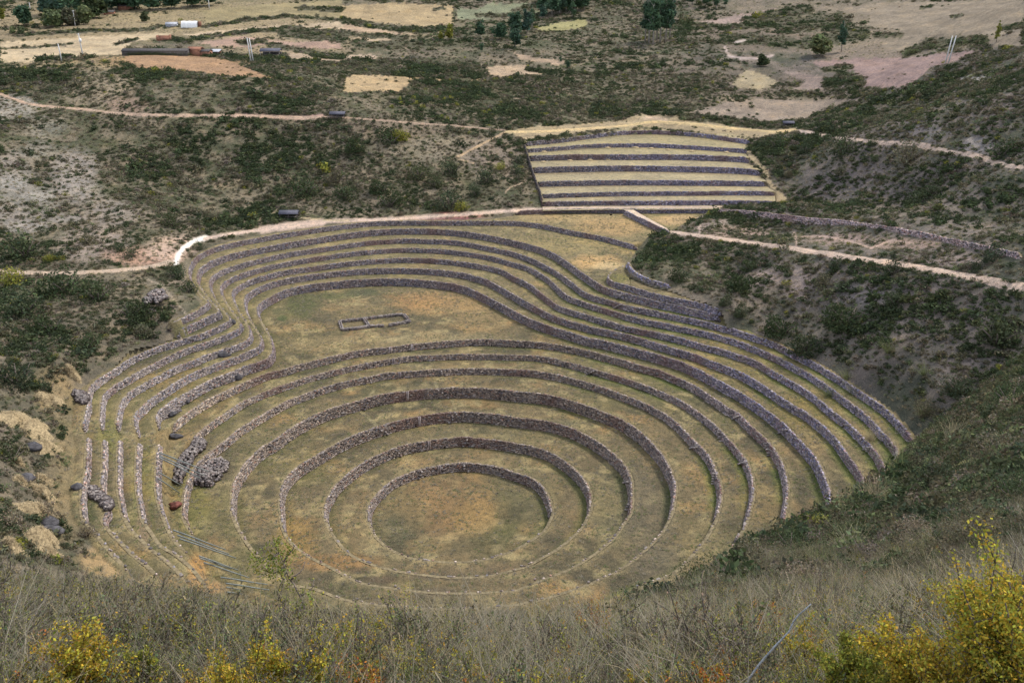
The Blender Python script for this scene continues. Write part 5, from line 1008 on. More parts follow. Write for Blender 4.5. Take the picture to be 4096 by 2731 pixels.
# ------------------------------------------------------------------ stones, ruin, heaps and poles among the terraces
def rock_mesh(seed,mat,name='rock',n=2,amp=.28):
    import bmesh
    bm=bmesh.new(); bmesh.ops.create_icosphere(bm,subdivisions=n,radius=1.0); r=np.random.default_rng(seed); o=r.uniform(0,50,3)
    for v in bm.verts:
        c=v.co; k=1+amp*(2*float(vnoise(np.array([c.x*1.6+o[0]]),np.array([c.y*1.6+c.z*1.1+o[1]]),seed)[0])-1)+amp*.6*(2*float(vnoise(np.array([c.z*3.1+o[2]]),np.array([c.x*2.7-c.y*2.3]),seed+3)[0])-1)
        v.co=c*k; v.co=Vector((round(v.co.x*3.2)/3.2*.45+v.co.x*.55,round(v.co.y*3.2)/3.2*.45+v.co.y*.55,round(v.co.z*3)/3*.5+v.co.z*.5))
    V=np.array([v.co[:] for v in bm.verts]); F=np.array([[v.index for v in f.verts] for f in bm.faces]); bm.free()
    return mesh_np(name,V,F,M[mat],{'tint':np.ones((len(V),3))})
RK=[rock_mesh(i,'rock') for i in range(3)]+[rock_mesh(5,'redrock')]
def boulder(tile,x,y,z,size,label,m=0,rz=0,name='boulder',group=None,mat=None,sink=.35):
    w=unproj(P(tile,(x,y)),z)[0]; o=link(name,RK[m]); o.location=(w[0],w[1],z+size[2]*sink); o.scale=size; o.rotation_euler=(random.uniform(-.2,.2),random.uniform(-.2,.2),rz); return tag(o,label,'boulder',group)
boulder('B1',1830,205,LV[7],(1.6,.8,1.15),'dark boulder built into the wall at the neck of the terraces, left one of two',0,.3,group='dark boulders in the walls')
boulder('B1',2068,100,LV[7],(1.2,.9,1.3),'dark boulder built into the wall at the neck of the terraces, right one of two',1,.8,group='dark boulders in the walls')
boulder('B1',1195,800,LV[6]+.2,(1.6,.9,.55),'dark flat boulder at the broken left end of a terrace wall',2,.2,group='dark boulders in the walls')
boulder('B1',1150,575,LV[7]+.3,(1.0,.7,.5),'dark rubble boulder fallen at the foot of the pale broken wall',1,1.0,group='dark boulders in the walls')
boulder('B1',1310,440,LV[7]+.3,(.7,.6,.5),'small dark block at the foot of the pale broken wall',0,.4,group='dark boulders in the walls')
boulder('A1',1695,1530,LV[9],(1.8,.8,.9),'dark outcrop in the middle left terrace wall above the neck',2,.5,group='dark boulders in the walls')
boulder('A1',1770,1195,LV[11],(.9,.8,1.0),'dark rock at the bend of a terrace wall near the neck',1,.5,group='dark boulders in the walls')
boulder('B1',1180,1530,LV[5]+.3,(1.35,.95,.8),'reddish brown boulder on the grass by the leaning poles',3,.6,group=None)
boulder('B1',1070,1480,LV[5]+.3,(.7,.5,.35),'small grey stone beside the reddish boulder',1,.6)
for X,Y,s,l in [(905,1192,.0,''),(643,0,0,'')]: pass
for tile,x,y,lv,l in [('C2',645,455,3,'pale stone on the near grass rim left of centre'),('C2',415,533,4,'pale flat stone lying below the left near grass rim'),('C3',53,335,2,'pale stone on the near rim of the second ring'),('C3',133,415,3,'small pale stone on the near turf right of centre'),('C3',455,432,4,'pale stones where the right near rim meets the bushes'),('C2',728,372,2,'small pale stone on the near rim of the second ring, left side'),('C2',705,578,4,'pale stone by the foreground twigs on the near rim')]:
    boulder(tile,x,y,LV[lv],(.45,.35,.28),l,1,random.random()*3,name='stone_block',group='loose pale stones on the near turf').data=STM[2]
def heap(tile,pts,z,label,h=1.5,n=260,seed=0,stone=.42):
    """long pile of loose stones; each stone its own mesh"""
    r=np.random.default_rng(seed); poly=unproj(P(tile,*pts),z); c=poly.mean(0)
    e=empty('stone_heap',(c[0],c[1],z)); tag(e,label,'stone heap','loose stone heaps by the leaning poles')
    lo=poly.min(0);hi=poly.max(0); q=r.uniform(lo,hi,(n*4,2)); q=q[inpoly(q[:,0],q[:,1],poly)][:n]
    ed=segdist(q[:,0],q[:,1],np.vstack([poly,poly[:1]]))
    top=np.minimum(1,ed/1.4)*h
    core=[];
    for (x,y),t in zip(q,top):
        zz=t*r.uniform(.72,1.0); o=link('stone',STM[int(r.integers(10))],e); s=stone*r.uniform(.7,1.35); o.location=(x-c[0],y-c[1],zz*.95+.1); o.scale=(s*1.3,s,s*.75); o.rotation_euler=(r.normal(0,.4),r.normal(0,.4),r.uniform(0,6.28))
    # rubble core
    mb=MB(); 
    for j in range(160):
        k=int(r.integers(len(q))); t=top[k]*r.uniform(.1,.75); mb.box((q[k,0]-c[0],q[k,1]-c[1],t*.8),(.8,.7,.6),Rz(r.uniform(0,3)),(1,1,1))
    tag(mb.build('rubble',M['earth'],e),kind='stuff')
    return e
heap('B1',[(1350,830),(1490,830),(1495,900),(1400,1000),(1350,1080),(1270,1200),(1240,1300),(1150,1260),(1160,1130),(1230,1010),(1330,920)],LV[5]+.4,'long slanting heap of grey stones, the upper one crossed by leaning poles',1.3,300,1)
heap('B1',[(1680,1050),(1735,1080),(1720,1140),(1640,1240),(1560,1320),(1440,1335),(1375,1290),(1385,1170),(1450,1140),(1560,1070)],LV[4]+.2,'broad rounded heap of grey stones where the leaning poles end, right of the other heap',1.9,300,2)
heap('B1',[(1000,560),(1200,480),(1240,540),(1130,600),(1020,640)],LV[7]-.1,'patch of pale rubble fallen from the broken wall end',.7,90,3)
heap('T4',[(1040,440),(1130,430),(1150,480),(1080,520),(990,525),(985,500)],29.5,'grey scree heap of loose stones beside the dark bushes left of the terraces',.9,140,4,.5)
heap('B1',[(240,1330),(330,1310),(430,1400),(520,1480),(520,1568),(440,1560),(380,1480),(300,1440),(260,1400)],LV[11]+.2,'pale stone spill between the outer rubble walls at lower left',.5,150,5,.4)
heap('B1',[(120,310),(230,340),(280,400),(240,470),(150,430),(100,360)],LV[12]+.2,'loose stone spill at the upper end of the outermost wall',.5,90,6,.4)
# low rectangular ruin on the lawn
RU=[[(545,1178),(810,1148),(1140,1108),(1215,1105)],[(1215,1105),(1278,1175)],[(1278,1175),(1180,1195),(1060,1218)],[(1010,1222),(860,1228),(720,1250),(572,1262)],[(572,1262),(545,1178)],[(800,1150),(855,1228)]]
c=unproj(P('A2',(900,1185)),LV[7])[0]; e=empty('ruin_foundation',(c[0],c[1],LV[7])); tag(e,'low rectangular stone foundation of two rooms standing on the upper lawn','ruin')
r=np.random.default_rng(5)
for ln in RU:
    w=resample(unproj(P('A2',*ln),LV[7]),.45)
    mb=MB()
    for a,b in zip(w[:-1],w[1:]):
        m=(a+b)/2-c; an=math.atan2(*(b-a)[::-1]); mb.box((m[0],m[1],.2),(.5,.55,.5),Rz(an),(1.6,1.5,1.4))
        for sd in (-1,1):
            for zz in (.2,.55):
                if r.random()<.12: continue
                o=link('stone',STM[int(r.integers(10))],e); o.location=(m[0]+sd*-math.sin(an)*.28,m[1]+sd*math.cos(an)*.28,zz); o.scale=(.5*r.uniform(.7,1.2),.34,.36*r.uniform(.8,1.2)); o.rotation_euler=(0,0,an+r.normal(0,.15))
    mb.build('wall_core',M['earth'],e)
# leaning grey poles
POLM={}
def pole(tile,x0,y0,z0,x1,y1,z1,label,group='grey wooden poles leaning at the lower left'):
    a=unproj(P(tile,(x0,y0)),z0)[0]; b=unproj(P(tile,(x1,y1)),z1)[0]; A=Vector((*a,z0));B=Vector((*b,z1)); L=(B-A).length
    mb=MB(); mb.tube([(0,0,0),(L*.33,.02,.03),(L*.66,-.03,.0),(L,0,0)],[.14,.13,.12,.10],6); o=mb.build('wooden_pole',M['wood'],None,A); o.rotation_euler=(B-A).to_track_quat('X','Z').to_euler(); tag(o,label,'pole',group)
zu=LV[8]+.4; zl=LV[5]+.5
for x0,y0,x1,y1,l in [(1012,968,1530,1165,'highest of three long poles reaching from the wall across both stone heaps'),(1010,998,1480,1205,'middle one of three long poles reaching from the wall to the broad stone heap'),(1008,1016,1440,1232,'lowest of three long poles reaching from the wall to the broad stone heap'),(1000,1170,1250,1312,'shorter pole below the long three, ending at the foot of the slanting heap'),(1000,1236,1222,1386,'shortest pole just above the reddish boulder')]:
    pole('B1',x0,y0,zu,x1,y1,zl+(.9 if x1>1400 else -.3),l)
for x0,y0,x1,y1,l in [(660,118,975,235,'top pole of the upper trio below the reddish boulder'),(685,148,995,262,'middle pole of the upper trio below the reddish boulder'),(700,170,1035,285,'bottom pole of the upper trio below the reddish boulder'),(815,273,1050,358,'top pole of the second trio, over the mown bank'),(820,286,1010,350,'middle pole of the second trio, over the mown bank'),(842,312,1115,402,'long bottom pole of the second trio'),(945,400,1225,443,'upper long pole of the lowest bundle near the foreground bushes'),(975,436,1235,475,'second long pole of the lowest bundle near the foreground bushes'),(980,459,1065,474,'short upper pole of the lowest bundle'),(985,488,1070,500,'short bottom pole of the lowest bundle')]:
    pole('C1',x0,y0,zu if y0<300 else LV[7]+.6,x1,y1,zl,l)
for x,y,l in [(822,245,'thin upright prop under the upper trio of poles'),(1068,440,'thin upright prop among the lowest bundle of poles')]:
    w=unproj(P('C1',(x,y)),LV[5])[0]; mb=MB(); mb.tube([(0,0,-.2),(0.05,0,1.3),(0,.02,2.6)],[.07,.06,.05],6); tag(mb.build('prop_post',M['wood'],None,(w[0],w[1],LV[5])),l,'post')
# straw heaps on the left slope
def straw_heap(X,Y,w,d_,h,label,seed):
    p=pick(X,Y); dist=math.sqrt(p.x**2+p.y**2+(HC-p.z)**2); rw=w*K*dist/FPX/2
    r=np.random.default_rng(seed); n=34; a=np.linspace(0,2*math.pi,n,endpoint=False); m=11; V=[(0,0,h)];T=[(1,1,1)]
    rad=1+.28*np.sin(a*2+r.uniform(0,6))+.16*np.sin(a*5+r.uniform(0,6))
    for j in range(1,m+1):
        t=j/m
        for i in range(n):
            x_=rw*rad[i]*t*math.cos(a[i]); y_=rw*d_*rad[i]*t*math.sin(a[i]); z_=h*(1-t**2.2)*(1-.25*math.sin(3*x_/rw+seed))+(fbm(np.array([x_+seed*3]),np.array([y_]),.9,3,seed)[0]-.5)*.7*(1-.5*t)
            V.append((x_,y_,z_*1.25-.15*t)); T.append((1,1,1))
    F=[(0,1+i,1+(i+1)%n,1+(i+1)%n) for i in range(n)]; V=np.array(V); 
    F=[]; 
    for j in range(m-1):
        for i in range(n): F.append((1+j*n+i,1+(j+1)*n+i,1+(j+1)*n+(i+1)%n,1+j*n+(i+1)%n))
    for i in range(0,n,2): F.append((0,1+i,1+(i+1)%n,1+(i+2)%n))
    # follow the slope
    wx=V[:,0]+p.x;wy=V[:,1]+p.y; V[:,2]+=ground(wx,wy)-p.z
    o=link('straw_heap',mesh_np('straw_heap',V,np.array(F),M['straw'],{'tint':np.array(T)},True)); o.location=p
    tag(o,label,'straw heap','straw heaps on the left slope')
    # loose stalks
    k=900; idx=r.integers(0,len(V),k); b=V[idx]+r.normal(0,.12,(k,3)); dr=r.normal(0,1,(k,3))*[1,1,.35]; dr/=np.linalg.norm(dr,axis=1,keepdims=True); dr*=r.uniform(.2,.55,(k,1)); sd=np.cross(dr,[0,0,1.0]); sd/=np.linalg.norm(sd,axis=1,keepdims=True)+1e-6; sd*=.022; b[:,2]+=.08
    Q=np.stack([b-sd,b+dr-sd+[0,0,.0],b+dr+sd,b+sd],1).reshape(-1,3); tn=np.repeat(r.uniform(.7,1.5,(k,1))*np.ones((1,3)),4,0)
    tag(link('straw',mesh_np('straw',Q,np.arange(4*k).reshape(-1,4),M['straw'],{'tint':tn}),o),kind='stuff')
for i,a in enumerate([(168,862,30,.9,1.6,'small straw heap highest up the slope, apart from the others'),(120,925,46,1.3,1.6,'rounded straw heap next below the highest one'),(30,965,70,1.2,1.5,'straw heap cut by the left edge of the picture'),(80,985,64,1.6,1.3,'long straw heap running down from the one at the left edge'),(104,1030,50,1.4,1.0,'lower tail of the long straw heap'),(44,1065,18,.8,.7,'tiny straw heap on grey stones below the long one'),
    (50,1108,30,.9,.9,'dull straw heap beside the grey rock'),(102,1106,40,.7,1.0,'flat straw heap right of the grey rock'),(100,1135,46,1.0,1.3,'straw heap under the flat one'),(86,1178,72,.8,1.4,'wide straw heap in the middle of the lower group'),(100,1245,66,1.1,1.7,'biggest straw heap at the bottom of the slope'),(30,1262,46,.9,1.1,'straw heap left of the biggest one, at the picture edge'),(118,1275,50,.9,1.0,'lowest spread of straw in front of the biggest heap')]): straw_heap(*a,70+i)
for i,(X,Y,s,l) in enumerate([(60,1102,1.6,'rounded grey rock between straw heaps'),(108,1203,1.5,'grey rock under the wide straw heap'),(122,1222,1.7,'long grey rock above the biggest straw heap'),(178,1120,1.1,'pale rock at the outer edge of the lowest left terrace'),(72,1030,1.5,'grey rocks below the long straw heap')]):
    p=pick(X,Y); o=link('boulder',RK[i%3]); o.location=p+Vector((0,0,.2)); o.scale=(s*1.2,s,s*.6); tag(o,l,'boulder','rocks among the straw heaps'); o.data=RK[i%3]
for i,(x,y) in enumerate([(570,228),(650,222),(733,227),(830,232),(930,240),(1070,248),(1278,255),(345,305),(465,300),(575,298),(185,312),(190,252)]):
    w=unproj(P('E',(x,y)),RZ[5] if y<280 else RZ[4])[0]; o=link('straw_pile',RK[i%3]); o.location=(w[0],w[1]-.6,(RZ[5] if y<280 else RZ[4])+.1); o.scale=(1.3,.9,.55); o.data=rock_mesh(40+i,'straw','straw_pile',2,.35) if i<3 else bpy.data.objects['straw_pile'].data
    tag(o,ORD[i if i<7 else i-7]+' cut-grass pile from the left on '+('the third highest ledge' if i<7 else 'the ledges below')+', rectangular terraces','straw pile','cut grass piles on the rectangular terraces')
# small signs on posts
SG=MB(); SG.tube([(0,0,0),(0,0,.6),(0,0,1.15)],[.04,.04,.04],6); sgp=SG.mesh('post',M['dark']); SG=MB(); SG.box((0,-.03,1.25),(.75,.05,.42),np.array([(1,0,0),(0,.9,-.44),(0,.44,.9)])); sgb=SG.mesh('board',M['dark'])
for tile,x,y,z,l,s in [('A3',1028,95,LV[14],'small dark sign on a post in the dry meadow below the rectangular terraces',1.2),('A3',1233,770,PLATZ,'small dark sign on a post on the bare platform beside the hill',1.25),('T2',1137,912,42.6,'small dark sign on a post where the thin path reaches the top of the terraces',1.2)]:
    w=unproj(P(tile,(x,y)),z)[0]; e=empty('sign_post',(w[0],w[1],ground([w[0]],[w[1]])[0])); e.scale=(s,s,s); tag(e,l,'sign'); link('post',sgp,e); link('board',sgb,e)
# ------------------------------------------------------------------ shelters, huts and poles on the hills
def at(X,Y): return pick(X,Y,60,1500)
def shelter(X,Y,w,hpx,label,roof='slate',open_=True,name='shelter',rz=0,dark=True,depth=.55,group='open roofed shelters'):
    p=at(X,Y); dist=math.sqrt(p.x**2+p.y**2+(HC-p.z)**2); W=w*K*dist/FPX; H=hpx*K*dist/FPX; Dp=W*depth
    e=empty(name,p,rz); tag(e,label,name.replace('_',' '),group)
    mb=MB(); a=.35*H
    for sgn in (-1,1):
        ang=math.atan2(a,Dp/2+.4); R=np.array([(1,0,0),(0,math.cos(ang),-sgn*-math.sin(ang)),(0,sgn*-math.sin(ang),math.cos(ang))]); Lr=math.hypot(a,Dp/2+.4)
        mb2=MB(); mb2.box((0,sgn*(Dp/4+.15),H-a/2),(W+.5,Lr,.12),R); mb2.build('roof_slope',M[roof],e)
    for x in (-W/2+.2,0,W/2-.2):
        for y in (-Dp/2,Dp/2):
            m2=MB(); m2.box((x,y,(H-a)/2-.2),(.22,.22,H-a+.4)); m2.build('post',M['thatch'] if dark else M['bark'],e)
    m3=MB(); m3.box((0,Dp/2-.1,(H-a)*.35),(W-.3,.12,(H-a)*.7)); m3.build('back_panel',M['thatch'],e)
    m4=MB(); m4.box((0,-Dp*.1,.45),(W*.8,.4,.1)); m4.box((-W*.3,-Dp*.1,.2),(.1,.4,.4)); m4.box((W*.3,-Dp*.1,.2),(.1,.4,.4)); m4.build('bench',M['bark'],e); return e
shelter(665,500,40,17,'dark roofed open shelter beside the wide footpath above the round terraces')
shelter(776,271,32,14,'dark roofed open shelter on the thin upper path of the far slope')
shelter(1810,291,22,12,'small grey-blue roofed shelter above the right end of the rectangular terraces')
shelter(623,128,42,15,'blue-grey roofed open shed on the plain right of the twin poles',dark=False)
# long thatched building with brick annex
def boxhouse(e,x0,x1,Dp,H,wall,roof,pitch=.3,name='wall'):
    W=x1-x0; cx=(x0+x1)/2; m=MB(); m.box((cx,0,H/2-.3),(W,Dp,H+.6)); w=m.build(name,M[wall],e)
    for sgn in (-1,1):
        ang=math.atan2(pitch*Dp/2,Dp/2); R=np.array([(1,0,0),(0,math.cos(ang),sgn*math.sin(ang)),(0,-sgn*math.sin(ang),math.cos(ang))]); m=MB(); m.box((cx,sgn*(Dp/4+.1),H+pitch*Dp/4-.02),(W+.6,Dp/2/math.cos(ang)+.5,.16),R); m.build('roof',M[roof],e)
    return w
p=at(360,126); e=empty('long_hut',p); tag(e,'long low building with grey thatched roof and green creeper along its front','hut')
sc_=math.hypot(math.hypot(p.x,p.y),HC-p.z)*K/FPX; W=136*sc_
boxhouse(e,-W/2,W/2,5.5,1.9,'thatch','thatch')
v,f,t=cloud(77,1500,.05,14,.7,.6,.9); link('creeper',mesh_np('creeper',v*[W/2*1.02,1.2,2.0]+[0,-3.2,0],f,M['leaf_dark'],{'tint':t}),e)
p=at(455,128); e=empty('brick_hut',p,-.12); tag(e,'small reddish adobe hut joined to the right end of the long thatched building','hut')
boxhouse(e,-26*sc_/2-1,26*sc_*.35,5,3.0,'adobe','adobe',.35); boxhouse(e,26*sc_*.35,26*sc_*1.1,4.5,2.2,'adobe','thatch',.3,'annex_wall')
m=MB(); m.box((-4.6,-2.4,1.2),(1.2,.3,3.2)); m.build('chimney_block',M['adobe'],e)
p=at(487,126); e=empty('tin_shed',p,-.1); tag(e,'low shed with pale sheet-metal roof at the end of the adobe hut','shed'); 
m=MB(); m.box((0,0,1.9),(8.5,4.2,.12),np.array([(1,0,0),(0,.98,-.2),(0,.2,.98)])); m.build('roof',M['metal'],e)
for x in (-3.6,-1.2,1.2,3.6): m=MB(); m.box((x,-1.7,.7),(.18,.18,1.9)); m.build('post',M['bark'],e)
m=MB(); m.box((0,1.5,.8),(8,.2,1.6)); m.build('back_wall',M['adobe'],e)
p=at(437,64); e=empty('greenhouse',p); tag(e,'bright white plastic-covered arched shed in the fields at the upper left','shed'); s_=math.hypot(math.hypot(p.x,p.y),HC-p.z)*K/FPX; W=34*s_;H=13*s_
V=[];n=9
for j in range(7):
    for i in range(n): a=math.pi*i/(n-1); V.append((-W/2+W*j/6,-math.cos(a)*W*.22,math.sin(a)**.8*H+(.15 if j%2 else 0)))
F=[(j*n+i,j*n+i+1,(j+1)*n+i+1,(j+1)*n+i) for j in range(6) for i in range(n-1)]
link('cover',mesh_np('cover',V,F,M['white'],{'tint':np.ones((len(V),3))},True),e); m=MB(); m.box((-W/2+.05,0,H*.4),(.15,W*.36,H*.8)); m.build('end_wall',M['adobe'],e); m=MB(); m.box((W/2+1,0,H*.5),(2,.3,H*.9)); m.build('side_wall',M['adobe'],e)
for X,Y,w,h,l,wl in [(377,93,26,9,'ruined roofless red brick hut in the pale field','adobe'),(290,22,28,12,'tiled hut in front of the top left wood','adobe'),(395,60,22,6,'low grey sheet roof left of the white shed','metal'),(252,33,20,7,'low reddish hut left of the tiled hut by the wood','adobe')]:
    p=at(X,Y); s_=math.hypot(math.hypot(p.x,p.y),HC-p.z)*K/FPX; e=empty('field_hut',p,.1); tag(e,l,'hut','small huts in the upper left fields')
    if 'roofless' in l:
        for q,(cx,cy,sx,sy) in enumerate([(0,-2,w*s_,.4),(0,2,w*s_,.4),(-w*s_/2,0,.4,4),(w*s_/2,0,.4,4)]): m=MB(); m.box((cx,cy,h*s_*(.42+.06*q)),(sx,sy,h*s_*(.9+.12*q))); m.build('brick_wall',M['adobe'],e)
    else: boxhouse(e,-w*s_/2,w*s_/2,4.5,h*s_*.6,wl,'thatch' if wl=='adobe' else 'metal',.45)
def upole(X,Y,h,label,group=None,double=False,arm=True,lean=0.0,trans=False):
    p=at(X,Y); s_=math.sqrt(p.x**2+p.y**2+(HC-p.z)**2)*K/FPX; H=h*s_; e=empty('power_pole',p); tag(e,label,'power pole',group)
    m=MB(); m.tube([(0,0,-.3),(lean*.5,0,H*.5),(lean,0,H)],[.30,.26,.2],6); m.build('shaft',M['concrete'],e)
    if arm: m=MB(); m.box((lean,0,H*.96),(1.9,.16,.16)); m.build('crossarm',M['concrete'],e)
    if trans: m=MB(); m.tube([(lean+.5,-.3,H*.62),(lean+.5,-.3,H*.70),(lean+.5,-.3,H*.78)],[.55,.6,.55],6); m.build('transformer',M['white'],e); m=MB(); m.box((0,0,.3),(1.4,1.4,1.3)); m.build('base_block',M['adobe'],e)
    return e
upole(577,143,50,'left one of the two close pale poles on the plain at upper left','twin poles on the plain',arm=False,lean=-.9); upole(582,143,49,'right one of the two close pale poles on the plain at upper left','twin poles on the plain',arm=False,lean=-.9)
upole(2171,146,54,'left one of the two thin leaning poles in the pinkish field at upper right','twin poles in the pinkish field',lean=1.3,arm=False); upole(2178,146,54,'right one of the two thin leaning poles in the pinkish field at upper right','twin poles in the pinkish field',lean=1.5,arm=False)
upole(191,131,46,'pole carrying a white transformer over a reddish base, at the field edge',trans=True,lean=-.6); upole(173,60,30,'grey pole in front of the bluish trees at upper left'); upole(481,22,30,'grey pole at the top edge above the white shed'); upole(70,24,14,'small pole at the far upper left'); upole(142,141,34,'very thin pole in the green strip at the left',arm=False,lean=-.5)
# ------------------------------------------------------------------ plants close to the camera
def fg_shrub(X,Y,w,h,label,mat,nst=10,nl=160,leaf=.0075,group='leafy shrubs on the near slope',seed=0,spread=.5,cat='shrub'):
    p=pick(X,Y,1.5,400); dist=math.sqrt(p.x**2+p.y**2+(HC-p.z)**2); H=h*K*dist/FPX; W=w*K*dist/FPX
    mb,V,F,T=sprig(seed,int(nst*1.3),1.0,leaf/H,int(nl*1.7),spread*W/H*.62)
    e=empty('shrub',p-Vector((0,0,.04))); tag(e,label,cat,group)
    o=mb.build('branches',M['twig'],e); o.scale=(H,H,H); o=link('foliage',mesh_np('foliage',V,F,M[mat],{'tint':T}),e); o.scale=(H,H,H); return e
for i,a in enumerate([(2265,1660,430,380,'large yellow-leaved shrub filling the lower right corner','leaf_yellow',26,420),(2110,1680,330,270,'broad yellow-green shrub left of the large yellow one in the corner','leaf_yellow',20,360),(2330,1560,230,260,'yellow shrub cut by the right edge above the large one','leaf_yellow',14,260),(2160,1470,110,150,'upright yellow branch tips left of the large yellow shrub','leaf_yellow',7,220),
 (1960,1640,280,190,'yellow-green shrub between the grey stick and the large yellow one','leaf_bright',18,300),(1745,1525,110,130,'small orange-yellow shrub left of the grey stick','leaf_orange',9,220),(1850,1560,150,120,'low yellow-green shrub under the grey stick','leaf_yellow',12,200),(1370,1500,170,140,'orange and yellow leafy shrub right of centre','leaf_orange',13,200),(1432,1440,60,85,'thin yellow plant in front of the dark juniper-like bush','leaf_yellow',5,170),
 (570,1640,340,190,'low shrub of mixed green and orange leaves left of centre at the bottom','leaf_yellow',14,150),(660,1650,260,200,'yellow-green shrub right of the orange one at the bottom','leaf_yellow',16,300),(225,1640,150,220,'golden flowering plant at the lower left','leaf_yellow',10,320),(130,1660,120,120,'small golden plant at the bottom left corner','leaf_yellow',8,220),(330,1600,130,130,'olive leafy plant right of the golden one','leaf_bright',10,200),
 (1020,1500,120,120,'yellow-green twiggy shrub beside the small bare-topped sapling','leaf_bright',10,170),(880,1500,110,110,'yellow-green twiggy shrub left of the small sapling','leaf_yellow',9,150),(740,1440,110,90,'green leafy clump at the foot of the thorny sapling','leaf_bright',9,200),(850,1640,180,120,'low orange-leaved plant at the bottom left of centre','leaf_orange',12,200),(1110,1640,150,100,'low reddish-orange plant at the bottom centre','leaf_orange',10,150),
 (165,1352,90,60,'bright yellow-green shrub below the straw heaps','leaf_bright',12,180),(320,1372,80,60,'dark leafless-looking small shrub by the lowest terrace wall','leaf_dark',8,150),(60,1420,130,90,'olive shrub at the left edge of the near slope','leaf_bright',12,180),(430,1440,140,80,'yellow-green leafy band under the leaning poles','leaf_bright',14,180),(1240,1450,110,80,'olive yellow sprigs left of the dark juniper-like bush','leaf_yellow',9,120),(1560,1440,120,80,'yellow-green sprigs right of the dark juniper-like bush','leaf_bright',10,150),(1650,1640,200,120,'brown and orange low plants at the bottom right of centre','leaf_orange',12,130),(1480,1640,180,110,'dry yellowish low plants at the bottom, right of centre','leaf_yellow',12,120)]):
    fg_shrub(*a,seed=700+i)
for a in [(1340,1440,150,'dark green juniper-like bush on the lip of the near slope','leaf_dark'),(1600,1352,130,'dark green bush on the lip, right of the juniper-like one','leaf_dark'),(1665,1315,130,'dense green bush on the lip where a wall disappears','leaf_dark'),(1740,1285,120,'mid-green bush on the lip of the right slope','leaf_scrub'),(1815,1262,110,'green bush beside the end of the fourth outer wall','leaf_dark'),(1875,1225,90,'bright green bush on the lip of the right slope','leaf_bright'),(1945,1190,90,'dark bush right of the wall ends on the lip','leaf_dark'),
 (2010,1190,90,'grey-green bush behind the pale tuft','leaf_scrub'),(2160,1120,130,'big dark green bush on the upper right slope','leaf_dark'),(2290,1060,150,'big grey-green bush at the right edge, upper','leaf_scrub'),(2110,1240,130,'grey bush in the middle of the right slope','leaf_dry'),(2250,1250,170,'broad grey-green bush right of the middle of the right slope','leaf_scrub'),(2330,1150,140,'dark green bush at the right edge, lower','leaf_dark'),(2320,930,120,'dark bush high on the right edge','leaf_dark'),(2200,900,90,'dark bush on the shoulder of the right slope','leaf_dark'),(2130,950,70,'olive bush on the shoulder next to the last wall end','leaf_scrub'),(1990,1290,140,'brown-grey bush under the crest bushes','leaf_dry'),(1850,1350,150,'grey-brown dry bush in the lower right slope','leaf_dry'),(2180,1360,170,'dark grey bush above the yellow shrubs','leaf_scrub'),(1700,1400,130,'dark olive low bush above the grey stick','leaf_scrub')]:
    bush(a[0],a[1],a[2],a[3],a[4],h=.55,group='bushes on the near and right slope',n=1600,leaf=.038)
tf2=[blade_mesh('tuft',M['grass_green'],61+i,170,1.0,.007,.9,4,.16,1.1,0) for i in range(2)]+[blade_mesh('tuft',M['grass_tan'],64,150,1.0,.006,.8,4,.14,1.1,40)]
for X,Y,w,l,k in [(2065,1085,70,'pale green grass tuft standing out on the right slope',0),(2120,665+290,40,'small pale green tuft on the shoulder',1),(1905,910,30,'pale green tuft near the foot of the right slope, leftmost',0),(1945,870,30,'pale green tuft in the middle of the right slope foot',1),(1960,905,30,'pale tuft below the middle one at the slope foot',0),(2040,810,34,'light green spiky tuft high above the last wall',1),(2120,860,30,'light green tuft right of the spiky one',0),(2000,1010,36,'tan tuft beside the end of the outermost wall',2),(2190,1010,60,'tan feathery grass clump near the right edge',2),(2000,1150,60,'tan feathery clump on the lip of the right slope',2),(1690,1310,50,'pale green tuft low on the lip, right of the juniper-like bush',1),(1950,1260,70,'dry tan tuft in the upper middle of the right slope',2),(1880,1300,60,'green grass tuft among grey bushes of the right slope',0),(1500,1400,50,'pale grass tuft on the lip beside the yellow plant',2)]:
    p=pick(X,Y,1.5,600); dist=math.sqrt(p.x**2+p.y**2+(HC-p.z)**2); s_=w*K*dist/FPX*.9; o=link('grass_tuft',tf2[k],None,p); o.scale=(s_,s_,s_); o.rotation_euler=(0,0,random.random()*6); tag(o,l,'grass tuft','grass tufts on the right slope')
